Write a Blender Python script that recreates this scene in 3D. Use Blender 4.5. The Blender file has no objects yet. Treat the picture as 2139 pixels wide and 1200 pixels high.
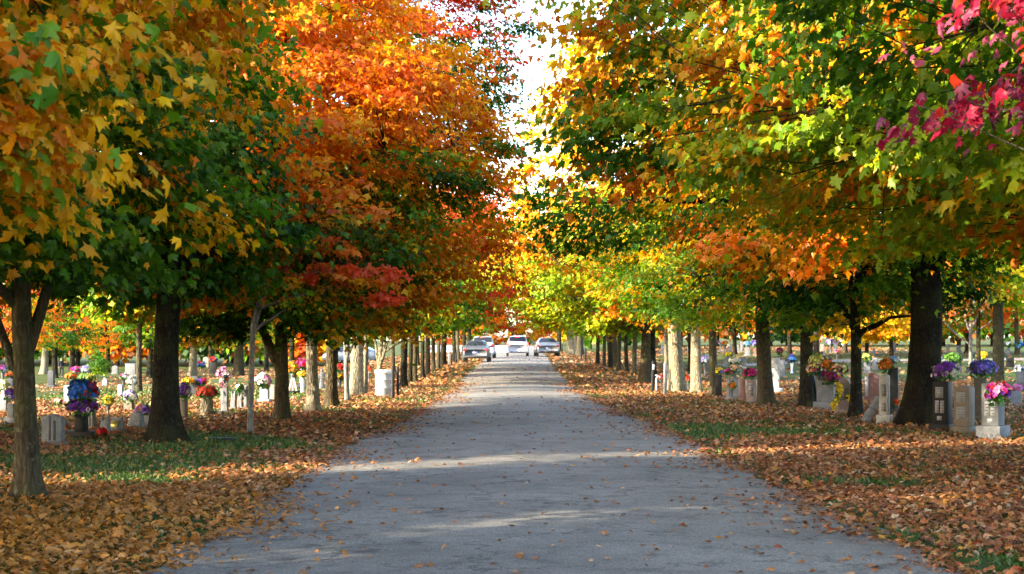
import bpy, bmesh, math, random
import numpy as np
from mathutils import Vector, Matrix

SC = bpy.context.scene
COL = SC.collection
PI = math.pi
R = math.radians
RNG = np.random.default_rng(11)
random.seed(5)

# ------------------------------------------------------------------ camera numbers
F = 3400.0            # focal length in photo pixels (photo is 2139 wide)
CX, HY = 1069.5, 704.0
CAMH = 1.74

def sm(t):
    t = min(1.0, max(0.0, t))
    return t * t * (3 - 2 * t)

def gz(x, y):
    """height of the ground: falls away to the far left, rises a little to the far right"""
    z = -1.9 * sm((-x - 7) / 18) * sm((y - 38) / 85)
    z += 0.55 * sm((x - 9) / 12) * sm((y - 62) / 60)
    off = max(0.0, abs(x - 0.4) - 4.2)
    z += 0.035 * math.sin(x * 0.9 + 1.3) * math.sin(y * 0.55 + x * 0.2) * sm(off / 2.0)
    return z

def gzv(x, y):
    s = lambda t: (lambda u: u * u * (3 - 2 * u))(np.clip(t, 0, 1))
    z = -1.9 * s((-x - 7) / 18) * s((y - 38) / 85)
    z = z + 0.55 * s((x - 9) / 12) * s((y - 62) / 60)
    off = np.maximum(0, np.abs(x - 0.4) - 4.2)
    return z + 0.035 * np.sin(x * 0.9 + 1.3) * np.sin(y * 0.55 + x * 0.2) * s(off / 2.0)

def G(px, py):
    """where the sight line through a photo pixel meets the ground"""
    ux, uz = (px - CX) / F, (HY - py) / F
    Y = 6.0
    while Y < 520:
        if CAMH + uz * Y <= gz(ux * Y, Y):
            break
        Y += 0.05 if Y < 80 else 0.25
    return ux * Y, Y

# ------------------------------------------------------------------ materials
def new_mat(name):
    m = bpy.data.materials.new(name)
    m.use_nodes = True
    nt = m.node_tree
    for n in list(nt.nodes):
        nt.nodes.remove(n)
    out = nt.nodes.new('ShaderNodeOutputMaterial')
    return m, nt, out

def N(nt, kind, **kw):
    n = nt.nodes.new(kind)
    for k, v in kw.items():
        if k in n.inputs.keys():
            n.inputs[k].default_value = v
        else:
            setattr(n, k, v)
    return n

def ramp(nt, fac, stops, interp='LINEAR'):
    n = nt.nodes.new('ShaderNodeValToRGB')
    n.color_ramp.interpolation = interp
    el = n.color_ramp.elements
    while len(el) < len(stops):
        el.new(0.5)
    for e, (p, c) in zip(el, stops):
        e.position = p
        e.color = (c[0], c[1], c[2], 1)
    nt.links.new(fac, n.inputs[0])
    return n

def leaf_material(name, trans=0.5, gloss=0.04):
    m, nt, out = new_mat(name)
    a = N(nt, 'ShaderNodeAttribute', attribute_name='tint')
    d = N(nt, 'ShaderNodeBsdfDiffuse')
    t = N(nt, 'ShaderNodeBsdfTranslucent')
    g = N(nt, 'ShaderNodeBsdfGlossy', Roughness=0.45)
    nt.links.new(a.outputs['Color'], d.inputs['Color'])
    gm = N(nt, 'ShaderNodeGamma', Gamma=1.12)
    nt.links.new(a.outputs['Color'], gm.inputs['Color'])
    nt.links.new(gm.outputs[0], t.inputs['Color'])
    mx = N(nt, 'ShaderNodeMixShader', Fac=trans)
    nt.links.new(d.outputs[0], mx.inputs[1]); nt.links.new(t.outputs[0], mx.inputs[2])
    m2 = N(nt, 'ShaderNodeMixShader', Fac=gloss)
    nt.links.new(mx.outputs[0], m2.inputs[1]); nt.links.new(g.outputs[0], m2.inputs[2])
    nt.links.new(m2.outputs[0], out.inputs['Surface'])
    return m

M_LEAF = leaf_material('autumn_leaves', 0.55, 0.015)
M_LITTER = leaf_material('fallen_leaves', 0.15, 0.03)
M_PETAL = leaf_material('petals', 0.3, 0.02)

def bark_material(name, dark, light, moss=0.0, scale=9.0, bump=0.6):
    m, nt, out = new_mat(name)
    tc = N(nt, 'ShaderNodeTexCoord')
    mp = N(nt, 'ShaderNodeMapping'); mp.inputs['Scale'].default_value = (1, 1, 0.22)
    nt.links.new(tc.outputs['Object'], mp.inputs[0])
    n1 = N(nt, 'ShaderNodeTexNoise', Scale=scale * 2.2, Detail=8.0, Roughness=0.65)
    v1 = N(nt, 'ShaderNodeTexVoronoi', Scale=scale * 2.6); v1.feature = 'DISTANCE_TO_EDGE'
    n2 = N(nt, 'ShaderNodeTexNoise', Scale=2.3, Detail=3.0)
    n3 = N(nt, 'ShaderNodeTexNoise', Scale=13.0, Detail=5.0, Roughness=0.7)
    nt.links.new(mp.outputs[0], n1.inputs['Vector']); nt.links.new(mp.outputs[0], v1.inputs['Vector'])
    nt.links.new(tc.outputs['Object'], n2.inputs['Vector']); nt.links.new(tc.outputs['Object'], n3.inputs['Vector'])
    mul = N(nt, 'ShaderNodeMath', operation='MULTIPLY'); mul.inputs[1].default_value = 2.2
    nt.links.new(v1.outputs['Distance'], mul.inputs[0])
    add = N(nt, 'ShaderNodeMath', operation='ADD')
    nt.links.new(n1.outputs[0], add.inputs[0]); nt.links.new(mul.outputs[0], add.inputs[1])
    sub = N(nt, 'ShaderNodeMath', operation='MULTIPLY_ADD'); sub.inputs[1].default_value = 0.62; sub.inputs[2].default_value = 0.0
    nt.links.new(add.outputs[0], sub.inputs[0])
    rp = ramp(nt, sub.outputs[0], [(0.18, dark), (0.62, light)])
    li = ramp(nt, n3.outputs[0], [(0.56, (0, 0, 0)), (0.68, (1, 1, 1))])
    mx = N(nt, 'ShaderNodeMixRGB'); mx.inputs[2].default_value = (light[0] * 2.0 + .015, light[1] * 2.1 + .018, light[2] * 2.0 + .015, 1)
    fm = N(nt, 'ShaderNodeMath', operation='MULTIPLY'); fm.inputs[1].default_value = 0.75
    nt.links.new(li.outputs[0], fm.inputs[0]); nt.links.new(fm.outputs[0], mx.inputs[0]); nt.links.new(rp.outputs[0], mx.inputs[1])
    mo = N(nt, 'ShaderNodeMixRGB'); mo.inputs[2].default_value = (0.075, 0.085, 0.025, 1)
    mr = ramp(nt, n2.outputs[0], [(0.45, (0, 0, 0)), (0.65, (moss, moss, moss))])
    nt.links.new(mr.outputs[0], mo.inputs[0]); nt.links.new(mx.outputs[0], mo.inputs[1])
    b = N(nt, 'ShaderNodeBsdfPrincipled', Roughness=0.9)
    b.inputs['Specular IOR Level'].default_value = 0.06
    nt.links.new(mo.outputs[0], b.inputs['Base Color'])
    bp = N(nt, 'ShaderNodeBump', Strength=bump, Distance=0.03)
    nt.links.new(add.outputs[0], bp.inputs['Height']); nt.links.new(bp.outputs[0], b.inputs['Normal'])
    nt.links.new(b.outputs[0], out.inputs['Surface'])
    return m

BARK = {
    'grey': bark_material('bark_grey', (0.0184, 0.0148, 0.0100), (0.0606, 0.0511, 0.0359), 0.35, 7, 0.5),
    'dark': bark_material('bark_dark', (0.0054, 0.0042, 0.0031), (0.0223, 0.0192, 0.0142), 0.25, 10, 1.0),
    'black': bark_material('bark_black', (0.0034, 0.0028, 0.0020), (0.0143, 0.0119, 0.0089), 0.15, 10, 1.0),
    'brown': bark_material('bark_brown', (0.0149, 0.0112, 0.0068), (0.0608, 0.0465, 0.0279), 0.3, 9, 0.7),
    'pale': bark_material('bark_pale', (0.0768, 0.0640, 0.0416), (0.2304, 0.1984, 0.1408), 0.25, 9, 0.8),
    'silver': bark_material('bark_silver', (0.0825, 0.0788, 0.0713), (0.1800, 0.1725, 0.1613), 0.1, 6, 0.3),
}

def stone_material(name, c, var=0.35, rough=0.75, scale=14.0, bump=0.15, stain=0.5):
    m, nt, out = new_mat(name)
    tc = N(nt, 'ShaderNodeTexCoord')
    n1 = N(nt, 'ShaderNodeTexNoise', Scale=scale * 6, Detail=4.0)
    n2 = N(nt, 'ShaderNodeTexNoise', Scale=scale * 0.35, Detail=6.0, Roughness=0.65)
    nt.links.new(tc.outputs['Object'], n1.inputs['Vector']); nt.links.new(tc.outputs['Object'], n2.inputs['Vector'])
    lo = tuple(v * (1 - var) for v in c); hi = tuple(min(0.9, v * (1 + var)) for v in c)
    rp = ramp(nt, n1.outputs[0], [(0.3, lo), (0.7, hi)])
    st = ramp(nt, n2.outputs[0], [(0.42, (1, 1, 1)), (0.72, (1 - stain, 1 - stain * 0.95, 1 - stain))])
    mu = N(nt, 'ShaderNodeMixRGB', blend_type='MULTIPLY'); mu.inputs[0].default_value = 1
    nt.links.new(rp.outputs[0], mu.inputs[1]); nt.links.new(st.outputs[0], mu.inputs[2])
    b = N(nt, 'ShaderNodeBsdfPrincipled', Roughness=rough)
    b.inputs['Specular IOR Level'].default_value = 0.12 if c[0] < .06 else 0.3
    nt.links.new(mu.outputs[0], b.inputs['Base Color'])
    bp = N(nt, 'ShaderNodeBump', Strength=bump, Distance=0.02)
    nt.links.new(n2.outputs[0], bp.inputs['Height']); nt.links.new(bp.outputs[0], b.inputs['Normal'])
    nt.links.new(b.outputs[0], out.inputs['Surface'])
    return m

STONE = {
    'grey': stone_material('granite_grey', (0.14, 0.147, 0.16)),
    'pale': stone_material('granite_pale', (0.125, 0.13, 0.14), 0.45),
    'white': stone_material('marble_white', (0.27, 0.27, 0.27), 0.3, 0.6, 10, 0.1, 0.35),
    'dark': stone_material('granite_dark', (0.035, 0.038, 0.042), 0.4, 0.6, 14, 0.05, 0.2),
    'black': stone_material('granite_black', (0.010, 0.0105, 0.012), 0.4, 0.6, 14, 0.03, 0.2),
    'brown': stone_material('granite_brown', (0.11, 0.088, 0.066), 0.35, 0.7),
    'pink': stone_material('granite_pink', (0.22, 0.16, 0.145), 0.3, 0.6),
    'red': stone_material('granite_red', (0.16, 0.085, 0.075), 0.35, 0.4),
    'rough': stone_material('granite_rock', (0.17, 0.18, 0.20), 0.45, 0.95, 9, 1.0, 0.5),
    'tan': stone_material('granite_tan', (0.22, 0.19, 0.15), 0.3, 0.8),
}

def plain(name, c, rough=0.5, metal=0.0, var=0.12, scale=20.0, coat=0.0, emit=None, trans=0.0):
    m, nt, out = new_mat(name)
    tc = N(nt, 'ShaderNodeTexCoord')
    n1 = N(nt, 'ShaderNodeTexNoise', Scale=scale, Detail=5.0, Roughness=0.6)
    nt.links.new(tc.outputs['Object'], n1.inputs['Vector'])
    rp = ramp(nt, n1.outputs[0], [(0.3, tuple(v * (1 - var) for v in c)), (0.7, tuple(min(0.95, v * (1 + var)) for v in c))])
    b = N(nt, 'ShaderNodeBsdfPrincipled', Roughness=rough, Metallic=metal)
    b.inputs['Coat Weight'].default_value = coat
    if name == 'car_glass': b.inputs['Specular IOR Level'].default_value = 0.25
    nt.links.new(rp.outputs[0], b.inputs['Base Color'])
    if emit:
        b.inputs['Emission Color'].default_value = (*emit[0], 1); b.inputs['Emission Strength'].default_value = emit[1]
    nt.links.new(b.outputs[0], out.inputs['Surface'])
    return m

P = {
    'engrave': plain('engraving', (0.055, 0.055, 0.06), 0.9),
    'etched': plain('etched_panel', (0.30, 0.31, 0.32), 0.8),
    'etchdark': plain('etched_panel_dull', (0.17, 0.17, 0.175), 0.8),
    'brass': plain('brass_plaque', (0.45, 0.36, 0.08), 0.4, 0.6),
    'post': plain('post_wood_black', (0.008, 0.008, 0.009), 0.8, 0, 0.4),
    'postgrey': plain('post_grey', (0.18, 0.18, 0.18), 0.7, 0, 0.3),
    'steel': plain('galvanised_steel', (0.45, 0.45, 0.44), 0.45, 0.4),
    'white': plain('white_paint', (0.72, 0.73, 0.74), 0.5),
    'barrel': plain('barrel_white', (0.36, 0.37, 0.38), 0.5, 0, 0.12, 5),
    'bag': plain('bin_liner', (0.75, 0.75, 0.77), 0.35),
    'tyre': plain('tyre_rubber', (0.02, 0.02, 0.021), 0.85),
    'rim': plain('wheel_rim', (0.4, 0.4, 0.42), 0.35, 0.8),
    'glass': plain('car_glass', (0.02, 0.024, 0.032), 0.06, 0, 0.1, 3),
    'lamp': plain('tail_lamp', (0.28, 0.012, 0.014), 0.25, 0, 0.1),
    'lampon': plain('brake_lamp_lit', (0.5, 0.03, 0.03), 0.25, 0, 0.1, 20, 0, ((1.0, 0.06, 0.05), 1.2)),
    'plate': plain('licence_plate', (0.12, 0.16, 0.28), 0.5),
    'trim': plain('black_trim', (0.025, 0.025, 0.028), 0.6),
    'silver': plain('paint_silver', (0.30, 0.30, 0.30), 0.3, 0.35, 0.05, 3, 0.6),
    'sedangrey': plain('paint_grey', (0.085, 0.095, 0.115), 0.35, 0.3, 0.05, 3, 0.4),
    'carwhite': plain('paint_white', (0.75, 0.77, 0.80), 0.3, 0.0, 0.03, 3, 0.6),
    'suvwhite': plain('paint_pearl', (0.34, 0.39, 0.48), 0.3, 0.1, 0.03, 3, 0.6),
    'carblue': plain('paint_blue', (0.035, 0.05, 0.08), 0.4, 0.2, 0.05, 3, 0.2),
    'skin': plain('skin', (0.45, 0.27, 0.19), 0.6),
    'cloth': plain('dark_cloth', (0.018, 0.020, 0.030), 0.9),
    'cloth2': plain('dark_trousers', (0.022, 0.022, 0.028), 0.9),
    'hair': plain('hair', (0.03, 0.02, 0.015), 0.7),
    'shoe': plain('shoe', (0.012, 0.012, 0.012), 0.5),
    'vase': plain('vase_metal', (0.05, 0.05, 0.055), 0.5),
    'vasewhite': plain('vase_white', (0.7, 0.71, 0.74), 0.4),
    'peach': plain('statue_peach', (0.60, 0.44, 0.36), 0.7),
    'chime': plain('chime_tube', (0.42, 0.36, 0.24), 0.4, 0.3),
}

# ------------------------------------------------------------------ mesh helpers
def link(o, parent=None):
    COL.objects.link(o)
    if parent is not None:
        o.parent = parent
    return o

def mesh_from(name, V, faces, mat, parent=None, smooth=False, tint=None):
    """V (n,3); faces: array (m,k) of one face size, or list of arrays of several sizes"""
    me = bpy.data.meshes.new(name)
    if not isinstance(faces, list):
        faces = [faces]
    faces = [f for f in faces if len(f)]
    V = np.asarray(V, np.float32)
    me.vertices.add(len(V)); me.vertices.foreach_set('co', V.ravel())
    loops = np.concatenate([f.ravel() for f in faces]).astype(np.int32)
    tot = np.concatenate([np.full(len(f), f.shape[1], np.int32) for f in faces])
    start = np.concatenate([[0], np.cumsum(tot)[:-1]]).astype(np.int32)
    me.loops.add(len(loops)); me.loops.foreach_set('vertex_index', loops)
    me.polygons.add(len(tot)); me.polygons.foreach_set('loop_start', start); me.polygons.foreach_set('loop_total', tot)
    if smooth:
        me.polygons.foreach_set('use_smooth', np.ones(len(tot), bool))
    if tint is not None:
        at = me.attributes.new('tint', 'FLOAT_COLOR', 'POINT')
        c = np.ones((len(V), 4), np.float32); c[:, :3] = tint
        at.data.foreach_set('color', c.ravel())
    me.materials.append(mat)
    me.update(calc_edges=True)
    return link(bpy.data.objects.new(name, me), parent)

class MB:
    """collects pieces of one part"""
    def __init__(s): s.v = []; s.f = []; s.n = 0
    def add(s, V, Fs):
        V = np.asarray(V, float)
        for f in (Fs if isinstance(Fs, list) else [Fs]):
            s.f.append(np.asarray(f, int) + s.n)
        s.v.append(V); s.n += len(V)
    def box(s, c, d, rot=0.0, taper=1.0):
        x, y, z = d[0] / 2, d[1] / 2, d[2] / 2
        V = np.array([(-x, -y, -z), (x, -y, -z), (x, y, -z), (-x, y, -z), (-x * taper, -y * taper, z), (x * taper, -y * taper, z), (x * taper, y * taper, z), (-x * taper, y * taper, z)])
        ca, sa = math.cos(rot), math.sin(rot)
        V = V @ np.array([[ca, sa, 0], [-sa, ca, 0], [0, 0, 1]]) + np.array(c)
        s.add(V, np.array([(0, 3, 2, 1), (4, 5, 6, 7), (0, 1, 5, 4), (1, 2, 6, 5), (2, 3, 7, 6), (3, 0, 4, 7)]))
    def tube(s, pts, rad, sides=6, jitter=0.0, cap=True):
        V, Fq = tube(pts, rad, sides, jitter)
        s.add(V, Fq)
        if cap and sides >= 5:
            n = len(V)
            s.f.append(np.array([list(range(s.n - sides, s.n))]))
    def lathe(s, prof, c=(0, 0, 0), seg=18):
        a = np.linspace(0, 2 * PI, seg, endpoint=False)
        V = np.concatenate([np.stack([c[0] + r * np.cos(a), c[1] + r * np.sin(a), np.full(seg, c[2] + z)], 1) for r, z in prof])
        Q = []
        for i in range(len(prof) - 1):
            for j in range(seg):
                k = (j + 1) % seg
                Q.append((i * seg + j, i * seg + k, (i + 1) * seg + k, (i + 1) * seg + j))
        s.add(V, np.array(Q))
    def build(s, name, mat, parent=None, smooth=False, bevel=0.0, sub=0):
        by = {}
        for f in s.f: by.setdefault(f.shape[1], []).append(f)
        o = mesh_from(name, np.concatenate(s.v), [np.concatenate(v) for v in by.values()], mat, parent, smooth)
        if bevel:
            b = o.modifiers.new('bevel', 'BEVEL'); b.width = bevel; b.segments = 2; b.limit_method = 'ANGLE'
        if sub:
            b = o.modifiers.new('sub', 'SUBSURF'); b.levels = sub; b.render_levels = sub
        return o

def tube(pts, rad, sides=6, jitter=0.0):
    P_ = np.asarray(pts, float); n = len(P_)
    T = np.gradient(P_, axis=0); T /= np.linalg.norm(T, axis=1)[:, None] + 1e-9
    ref = np.where(np.abs(T[:, 2:3]) > 0.9, np.array([[1., 0, 0]]), np.array([[0, 0, 1.]]))
    if np.mean(np.abs(T[:, 2])) > 0.6: ref[:] = (1., 0, 0)
    else: ref[:] = (0, 0, 1.)
    A = np.cross(T, ref); A /= np.linalg.norm(A, axis=1)[:, None] + 1e-9
    B = np.cross(T, A)
    a = np.linspace(0, 2 * PI, sides, endpoint=False)
    r = np.asarray(rad, float)[:, None] * (1 + jitter * RNG.standard_normal((n, sides)) if jitter else np.ones((n, sides)))
    V = P_[:, None] + r[..., None] * (np.cos(a)[None, :, None] * A[:, None] + np.sin(a)[None, :, None] * B[:, None])
    i = np.arange(n - 1)[:, None] * sides; j = np.arange(sides)[None]; k = (j + 1) % sides
    Q = np.stack([i + j, i + k, i + sides + k, i + sides + j], -1).reshape(-1, 4)
    return V.reshape(-1, 3), Q

def empty(name, loc, rz=0.0):
    o = bpy.data.objects.new(name, None); o.location = loc; o.rotation_euler = (0, 0, rz); o.empty_display_size = 0.2
    return link(o)

def tag(o, label, cat, group=None):
    o['label'] = label; o['category'] = cat
    if group: o['group'] = group
    return o

def kind(o, k):
    o['kind'] = k
    return o

# ------------------------------------------------------------------ leaves
_o = [(0, 0), (.36, -.10), (.30, .13), (.62, .36), (.40, .44), (.46, .62), (.20, .58), (.14, .80), (0, 1.05)]
_o = _o + [(-u, v) for u, v in reversed(_o[1:-1])]
LT_A = (np.array([(u, v, -0.42 * abs(u) ** 1.3 - 0.34 * max(0, v - .35) ** 1.4) for u, v in _o] + [(0, .38, 0.07)]),
        np.array([(len(_o), i, (i + 1) % len(_o)) for i in range(len(_o))]))
LT_B = (np.array([(0, 0, 0), (.55, .30, -.14), (.2, .52, 0), (0, 1.0, -.08), (-.2, .52, 0), (-.55, .30, -.14)]),
        np.array([(0, 1, 2), (0, 2, 3), (0, 3, 4), (0, 4, 5)]))
LT_C = (np.array([(0, 0, 0), (.46, .42, -.12), (0, 1.0, -.05), (-.46, .42, -.12)]), np.array([(0, 1, 2), (0, 2, 3)]))
LT = {'A': LT_A, 'B': LT_B, 'C': LT_C}

def unit(v): return v / (np.linalg.norm(v, axis=-1, keepdims=True) + 1e-9)

def leaves(pos, tip, nrm, size, tint, lod, rng):
    T, Fc = LT[lod]
    nrm = unit(nrm); tip = unit(tip - nrm * np.sum(tip * nrm, 1, keepdims=True)); side = np.cross(tip, nrm)
    k = len(T); n = len(pos)
    curl = rng.uniform(0.3, 2.0, (n, 1, 1))
    wid = rng.uniform(.72, 1.08, (n, 1, 1))
    J = np.repeat(T[None], n, 0)
    if lod != 'C':
        J[:, 1:, :2] += rng.normal(0, .045, (n, k - 1, 2)); J[:, :, 2] += rng.normal(0, .05, (n, k))
    V = pos[:, None] + size[:, None, None] * (wid * J[:, :, 0:1] * side[:, None] + J[:, :, 1:2] * tip[:, None] + curl * J[:, :, 2:3] * nrm[:, None])
    Fa = (np.arange(n)[:, None, None] * k + Fc[None]).reshape(-1, 3)
    return V.reshape(-1, 3), Fa, np.repeat(tint, k, 0)

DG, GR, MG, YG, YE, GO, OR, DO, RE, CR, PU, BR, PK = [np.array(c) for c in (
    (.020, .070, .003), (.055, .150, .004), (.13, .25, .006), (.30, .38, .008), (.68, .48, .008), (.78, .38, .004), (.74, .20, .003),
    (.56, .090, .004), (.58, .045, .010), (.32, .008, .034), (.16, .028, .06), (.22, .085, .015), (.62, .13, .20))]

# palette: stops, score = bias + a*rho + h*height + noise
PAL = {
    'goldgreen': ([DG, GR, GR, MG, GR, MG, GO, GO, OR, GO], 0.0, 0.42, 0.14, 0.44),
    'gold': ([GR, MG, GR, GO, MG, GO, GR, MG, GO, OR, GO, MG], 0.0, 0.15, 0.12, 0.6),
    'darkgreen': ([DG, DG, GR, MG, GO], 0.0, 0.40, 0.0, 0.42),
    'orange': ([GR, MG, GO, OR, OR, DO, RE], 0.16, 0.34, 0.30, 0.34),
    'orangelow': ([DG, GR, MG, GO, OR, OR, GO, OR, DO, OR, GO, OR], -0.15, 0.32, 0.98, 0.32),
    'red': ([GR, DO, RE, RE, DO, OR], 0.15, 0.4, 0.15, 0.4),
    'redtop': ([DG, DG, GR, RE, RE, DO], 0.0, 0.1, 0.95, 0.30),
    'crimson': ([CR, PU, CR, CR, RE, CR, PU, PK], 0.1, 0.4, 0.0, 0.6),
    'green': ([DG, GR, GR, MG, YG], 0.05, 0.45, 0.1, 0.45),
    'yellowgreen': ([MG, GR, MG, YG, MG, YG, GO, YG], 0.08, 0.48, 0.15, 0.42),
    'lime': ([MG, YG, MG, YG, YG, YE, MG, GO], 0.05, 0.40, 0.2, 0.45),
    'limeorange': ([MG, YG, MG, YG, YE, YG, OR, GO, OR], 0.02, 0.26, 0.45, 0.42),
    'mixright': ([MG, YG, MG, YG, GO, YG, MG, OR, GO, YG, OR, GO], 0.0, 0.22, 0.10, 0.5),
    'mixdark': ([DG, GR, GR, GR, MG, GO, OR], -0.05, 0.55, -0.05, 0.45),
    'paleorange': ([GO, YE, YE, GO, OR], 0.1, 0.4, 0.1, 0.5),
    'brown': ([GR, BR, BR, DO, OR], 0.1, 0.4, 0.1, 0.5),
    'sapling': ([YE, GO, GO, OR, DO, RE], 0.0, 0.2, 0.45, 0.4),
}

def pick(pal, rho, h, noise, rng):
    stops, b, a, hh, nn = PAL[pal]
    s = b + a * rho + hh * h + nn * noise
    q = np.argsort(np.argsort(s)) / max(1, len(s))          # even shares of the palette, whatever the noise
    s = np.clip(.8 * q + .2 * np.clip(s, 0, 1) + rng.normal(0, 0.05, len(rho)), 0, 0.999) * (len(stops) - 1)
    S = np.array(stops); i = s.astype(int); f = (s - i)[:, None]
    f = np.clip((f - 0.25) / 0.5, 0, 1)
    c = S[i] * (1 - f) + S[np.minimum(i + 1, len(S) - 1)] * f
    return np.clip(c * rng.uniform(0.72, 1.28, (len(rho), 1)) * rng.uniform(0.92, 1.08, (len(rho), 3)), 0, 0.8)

def tree(name, label, x, y, r, zb, zt, Rc, pal, lod='B', leaf=0.13, K=260, n=80, seed=1, off=(0, 0), bark='grey', limbs=8, group=None,
         clear=None, spray=0.55, forks=(), lean=(0, 0), extra=(), squash=1.0, flare=1.5, twigs=True, top=0.82, mid=0.36, droop=0.25):
    """a trunk with limbs and twigs, and a crown of single leaves gathered in sprays"""
    rng = np.random.default_rng(seed)
    z0 = gz(x, y)
    root = empty(name, (x, y, z0)); tag(root, label, 'tree', group)
    clear = zb if clear is None else clear
    sides = 16 if r > 0.12 else 10
    tb = MB()
    ht = zb + (zt - zb) * top
    zz = np.concatenate([[-0.15, 0.0, 0.08, 0.22, 0.5], np.linspace(0.9, ht, 12)])
    ph = rng.uniform(0, 6.28, 4)
    amp = 0.05 + 0.02 * ht * min(1, r * 4)
    cx = amp * (np.sin(zz * 0.8 + ph[0]) - np.sin(ph[0])) * 0.35 + lean[0] * zz
    cy = amp * (np.sin(zz * 0.7 + ph[1]) - np.sin(ph[1])) * 0.35 + lean[1] * zz
    k = np.clip((zz - clear) / max(0.1, ht - clear), 0, 1)
    cx = cx + off[0] * 0.6 * k ** 1.5; cy = cy + off[1] * 0.6 * k ** 1.5
    rad = r * (1 - 0.18 * np.clip(zz / max(clear, .5), 0, 1)) * (1 - 0.82 * k)
    rad = rad * (1 + (flare - 1) * np.exp(-np.maximum(zz, 0) / (0.9 * r + 0.06)))
    path = np.stack([cx, cy, zz], 1)
    V, Q = tube(path, rad, sides, 0.02)
    a = np.arctan2(V[:, 1] - np.repeat(cy, sides), V[:, 0] - np.repeat(cx, sides))
    lob = 1 + 0.20 * np.sin(a * 4 + ph[2]) * np.exp(-np.maximum(V[:, 2], 0) / (r * 1.4 + .05)) + 0.05 * np.sin(a * 3 + ph[3] + V[:, 2] * .7)
    ctr = np.stack([np.repeat(cx, sides), np.repeat(cy, sides)], 1)
    V[:, :2] = ctr + (V[:, :2] - ctr) * lob[:, None]
    tb.add(V, Q)
    spine = [path[i] for i in range(len(zz)) if zz[i] > clear * 0.92]
    spr = [rad[i] for i in range(len(zz)) if zz[i] > clear * 0.92]
    def trunk_at(z):
        return np.array([np.interp(z, zz, cx), np.interp(z, zz, cy), z]), np.interp(z, zz, rad)
    for (zs, pts, r0, r1) in forks:                       # limbs the photo shows, drawn in the plane across the road
        b0, _ = trunk_at(zs)
        pp = np.array([b0] + [b0 + np.array(p) for p in pts])
        t = np.linspace(0, 1, 9); s = np.linspace(0, 1, len(pp))
        sp = np.stack([np.interp(t, s, pp[:, i]) for i in range(3)], 1)
        sp[1:-1] = (sp[:-2] + 2 * sp[1:-1] + sp[2:]) / 4
        tb.tube(sp, np.linspace(r0, r1, 9), 10, 0.03)
        spine += list(sp[3:]); spr += list(np.linspace(r0, r1, 9)[3:])
    C0 = np.array([off[0], off[1]])
    th0 = rng.uniform(0, 6.28)
    pa, pb = rng.uniform(0, 6.28, 2)
    def env(t, th):
        t = np.clip(t, 0, 1)
        prof = np.where(t < mid, np.sqrt(np.clip(1 - ((mid - t) / mid) ** 2 * 0.72, 0, 1)), np.sqrt(np.clip(1 - ((t - mid) / (1 - mid)) ** 2, 0, 1)))
        return Rc * prof * (1 + 0.09 * np.sin(2 * th + pa) + 0.07 * np.sin(3 * th + pb)) * np.where(np.abs(np.sin(th)) > 0.7, squash, 1.0)
    for i in range(limbs):
        th = th0 + i * 2.399 + rng.normal(0, .2)
        zs = clear * 0.97 + (ht - clear) * 0.75 * (i / max(1, limbs)) ** 1.1
        b0, rb = trunk_at(zs)
        t_end = np.clip((zs - zb) / (zt - zb) + rng.uniform(0.05, 0.28), 0.02, 0.92)
        L = env(t_end, th) * rng.uniform(0.6, 0.82)
        end = np.array([C0[0] + math.cos(th) * L, C0[1] + math.sin(th) * L, zb + t_end * (zt - zb)])
        t = np.linspace(0, 1, 7)[:, None]
        sp = b0 * (1 - t) + end * t
        sp[:, 2] += (np.sin(t[:, 0] * PI) * 0.10 * L)
        sp[1:-1] += rng.normal(0, 0.035 * L, (5, 3))
        rr = max(0.012, min(rb * 0.62, r * 0.55)) * (1 - 0.85 * t[:, 0]) + 0.006
        tb.tube(sp, rr, 7, 0.03)
        spine += list(sp[2:]); spr += list(rr[2:])
    spine = np.array(spine); spr = np.array(spr)
    # sprays
    if K:
        t = rng.beta(1.25, 1.35, K); th = rng.uniform(0, 2 * PI, K); rho = rng.uniform(0.04, 1, K) ** 0.45
        rr = env(t, th) * rho
        Cc = np.stack([C0[0] + rr * np.cos(th), C0[1] + rr * np.sin(th), zb + t * (zt - zb)], 1)
        sz = spray * rng.uniform(0.65, 1.35, K)
        exc = np.full(K, -1.0)
    else:
        Cc = np.zeros((0, 3)); sz = np.zeros(0); rho = np.zeros(0); t = np.zeros(0); exc = np.zeros(0)
    for (ex, ey, ez, es, esc) in extra:
        Cc = np.vstack([Cc, [[ex, ey, ez]]]); sz = np.append(sz, es); rho = np.append(rho, 1.0); t = np.append(t, 0.4); exc = np.append(exc, esc)
    Kt = len(Cc)
    if twigs and Kt:
        for c, q in zip(Cc, rho):
            d = np.linalg.norm(spine - c, axis=1) + np.where(spine[:, 2] > c[2] + 0.3, 1.2, 0)
            j = int(np.argmin(d)); p0 = spine[j]
            m = (p0 + c) / 2 + np.array([0, 0, 0.05]) + rng.normal(0, 0.05 + .07 * np.linalg.norm(c - p0), 3)
            r0 = min(0.014, spr[j] * 0.6)
            e = c + unit((c - p0)[None])[0] * 0.25
            V, Q = tube(np.array([p0, m, c, e]), np.array([r0, r0 * 0.65, r0 * 0.4, 0.003]), 3)
            tb.add(V, Q)
    tr = tb.build('trunk', BARK[bark], root, smooth=True)
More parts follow.
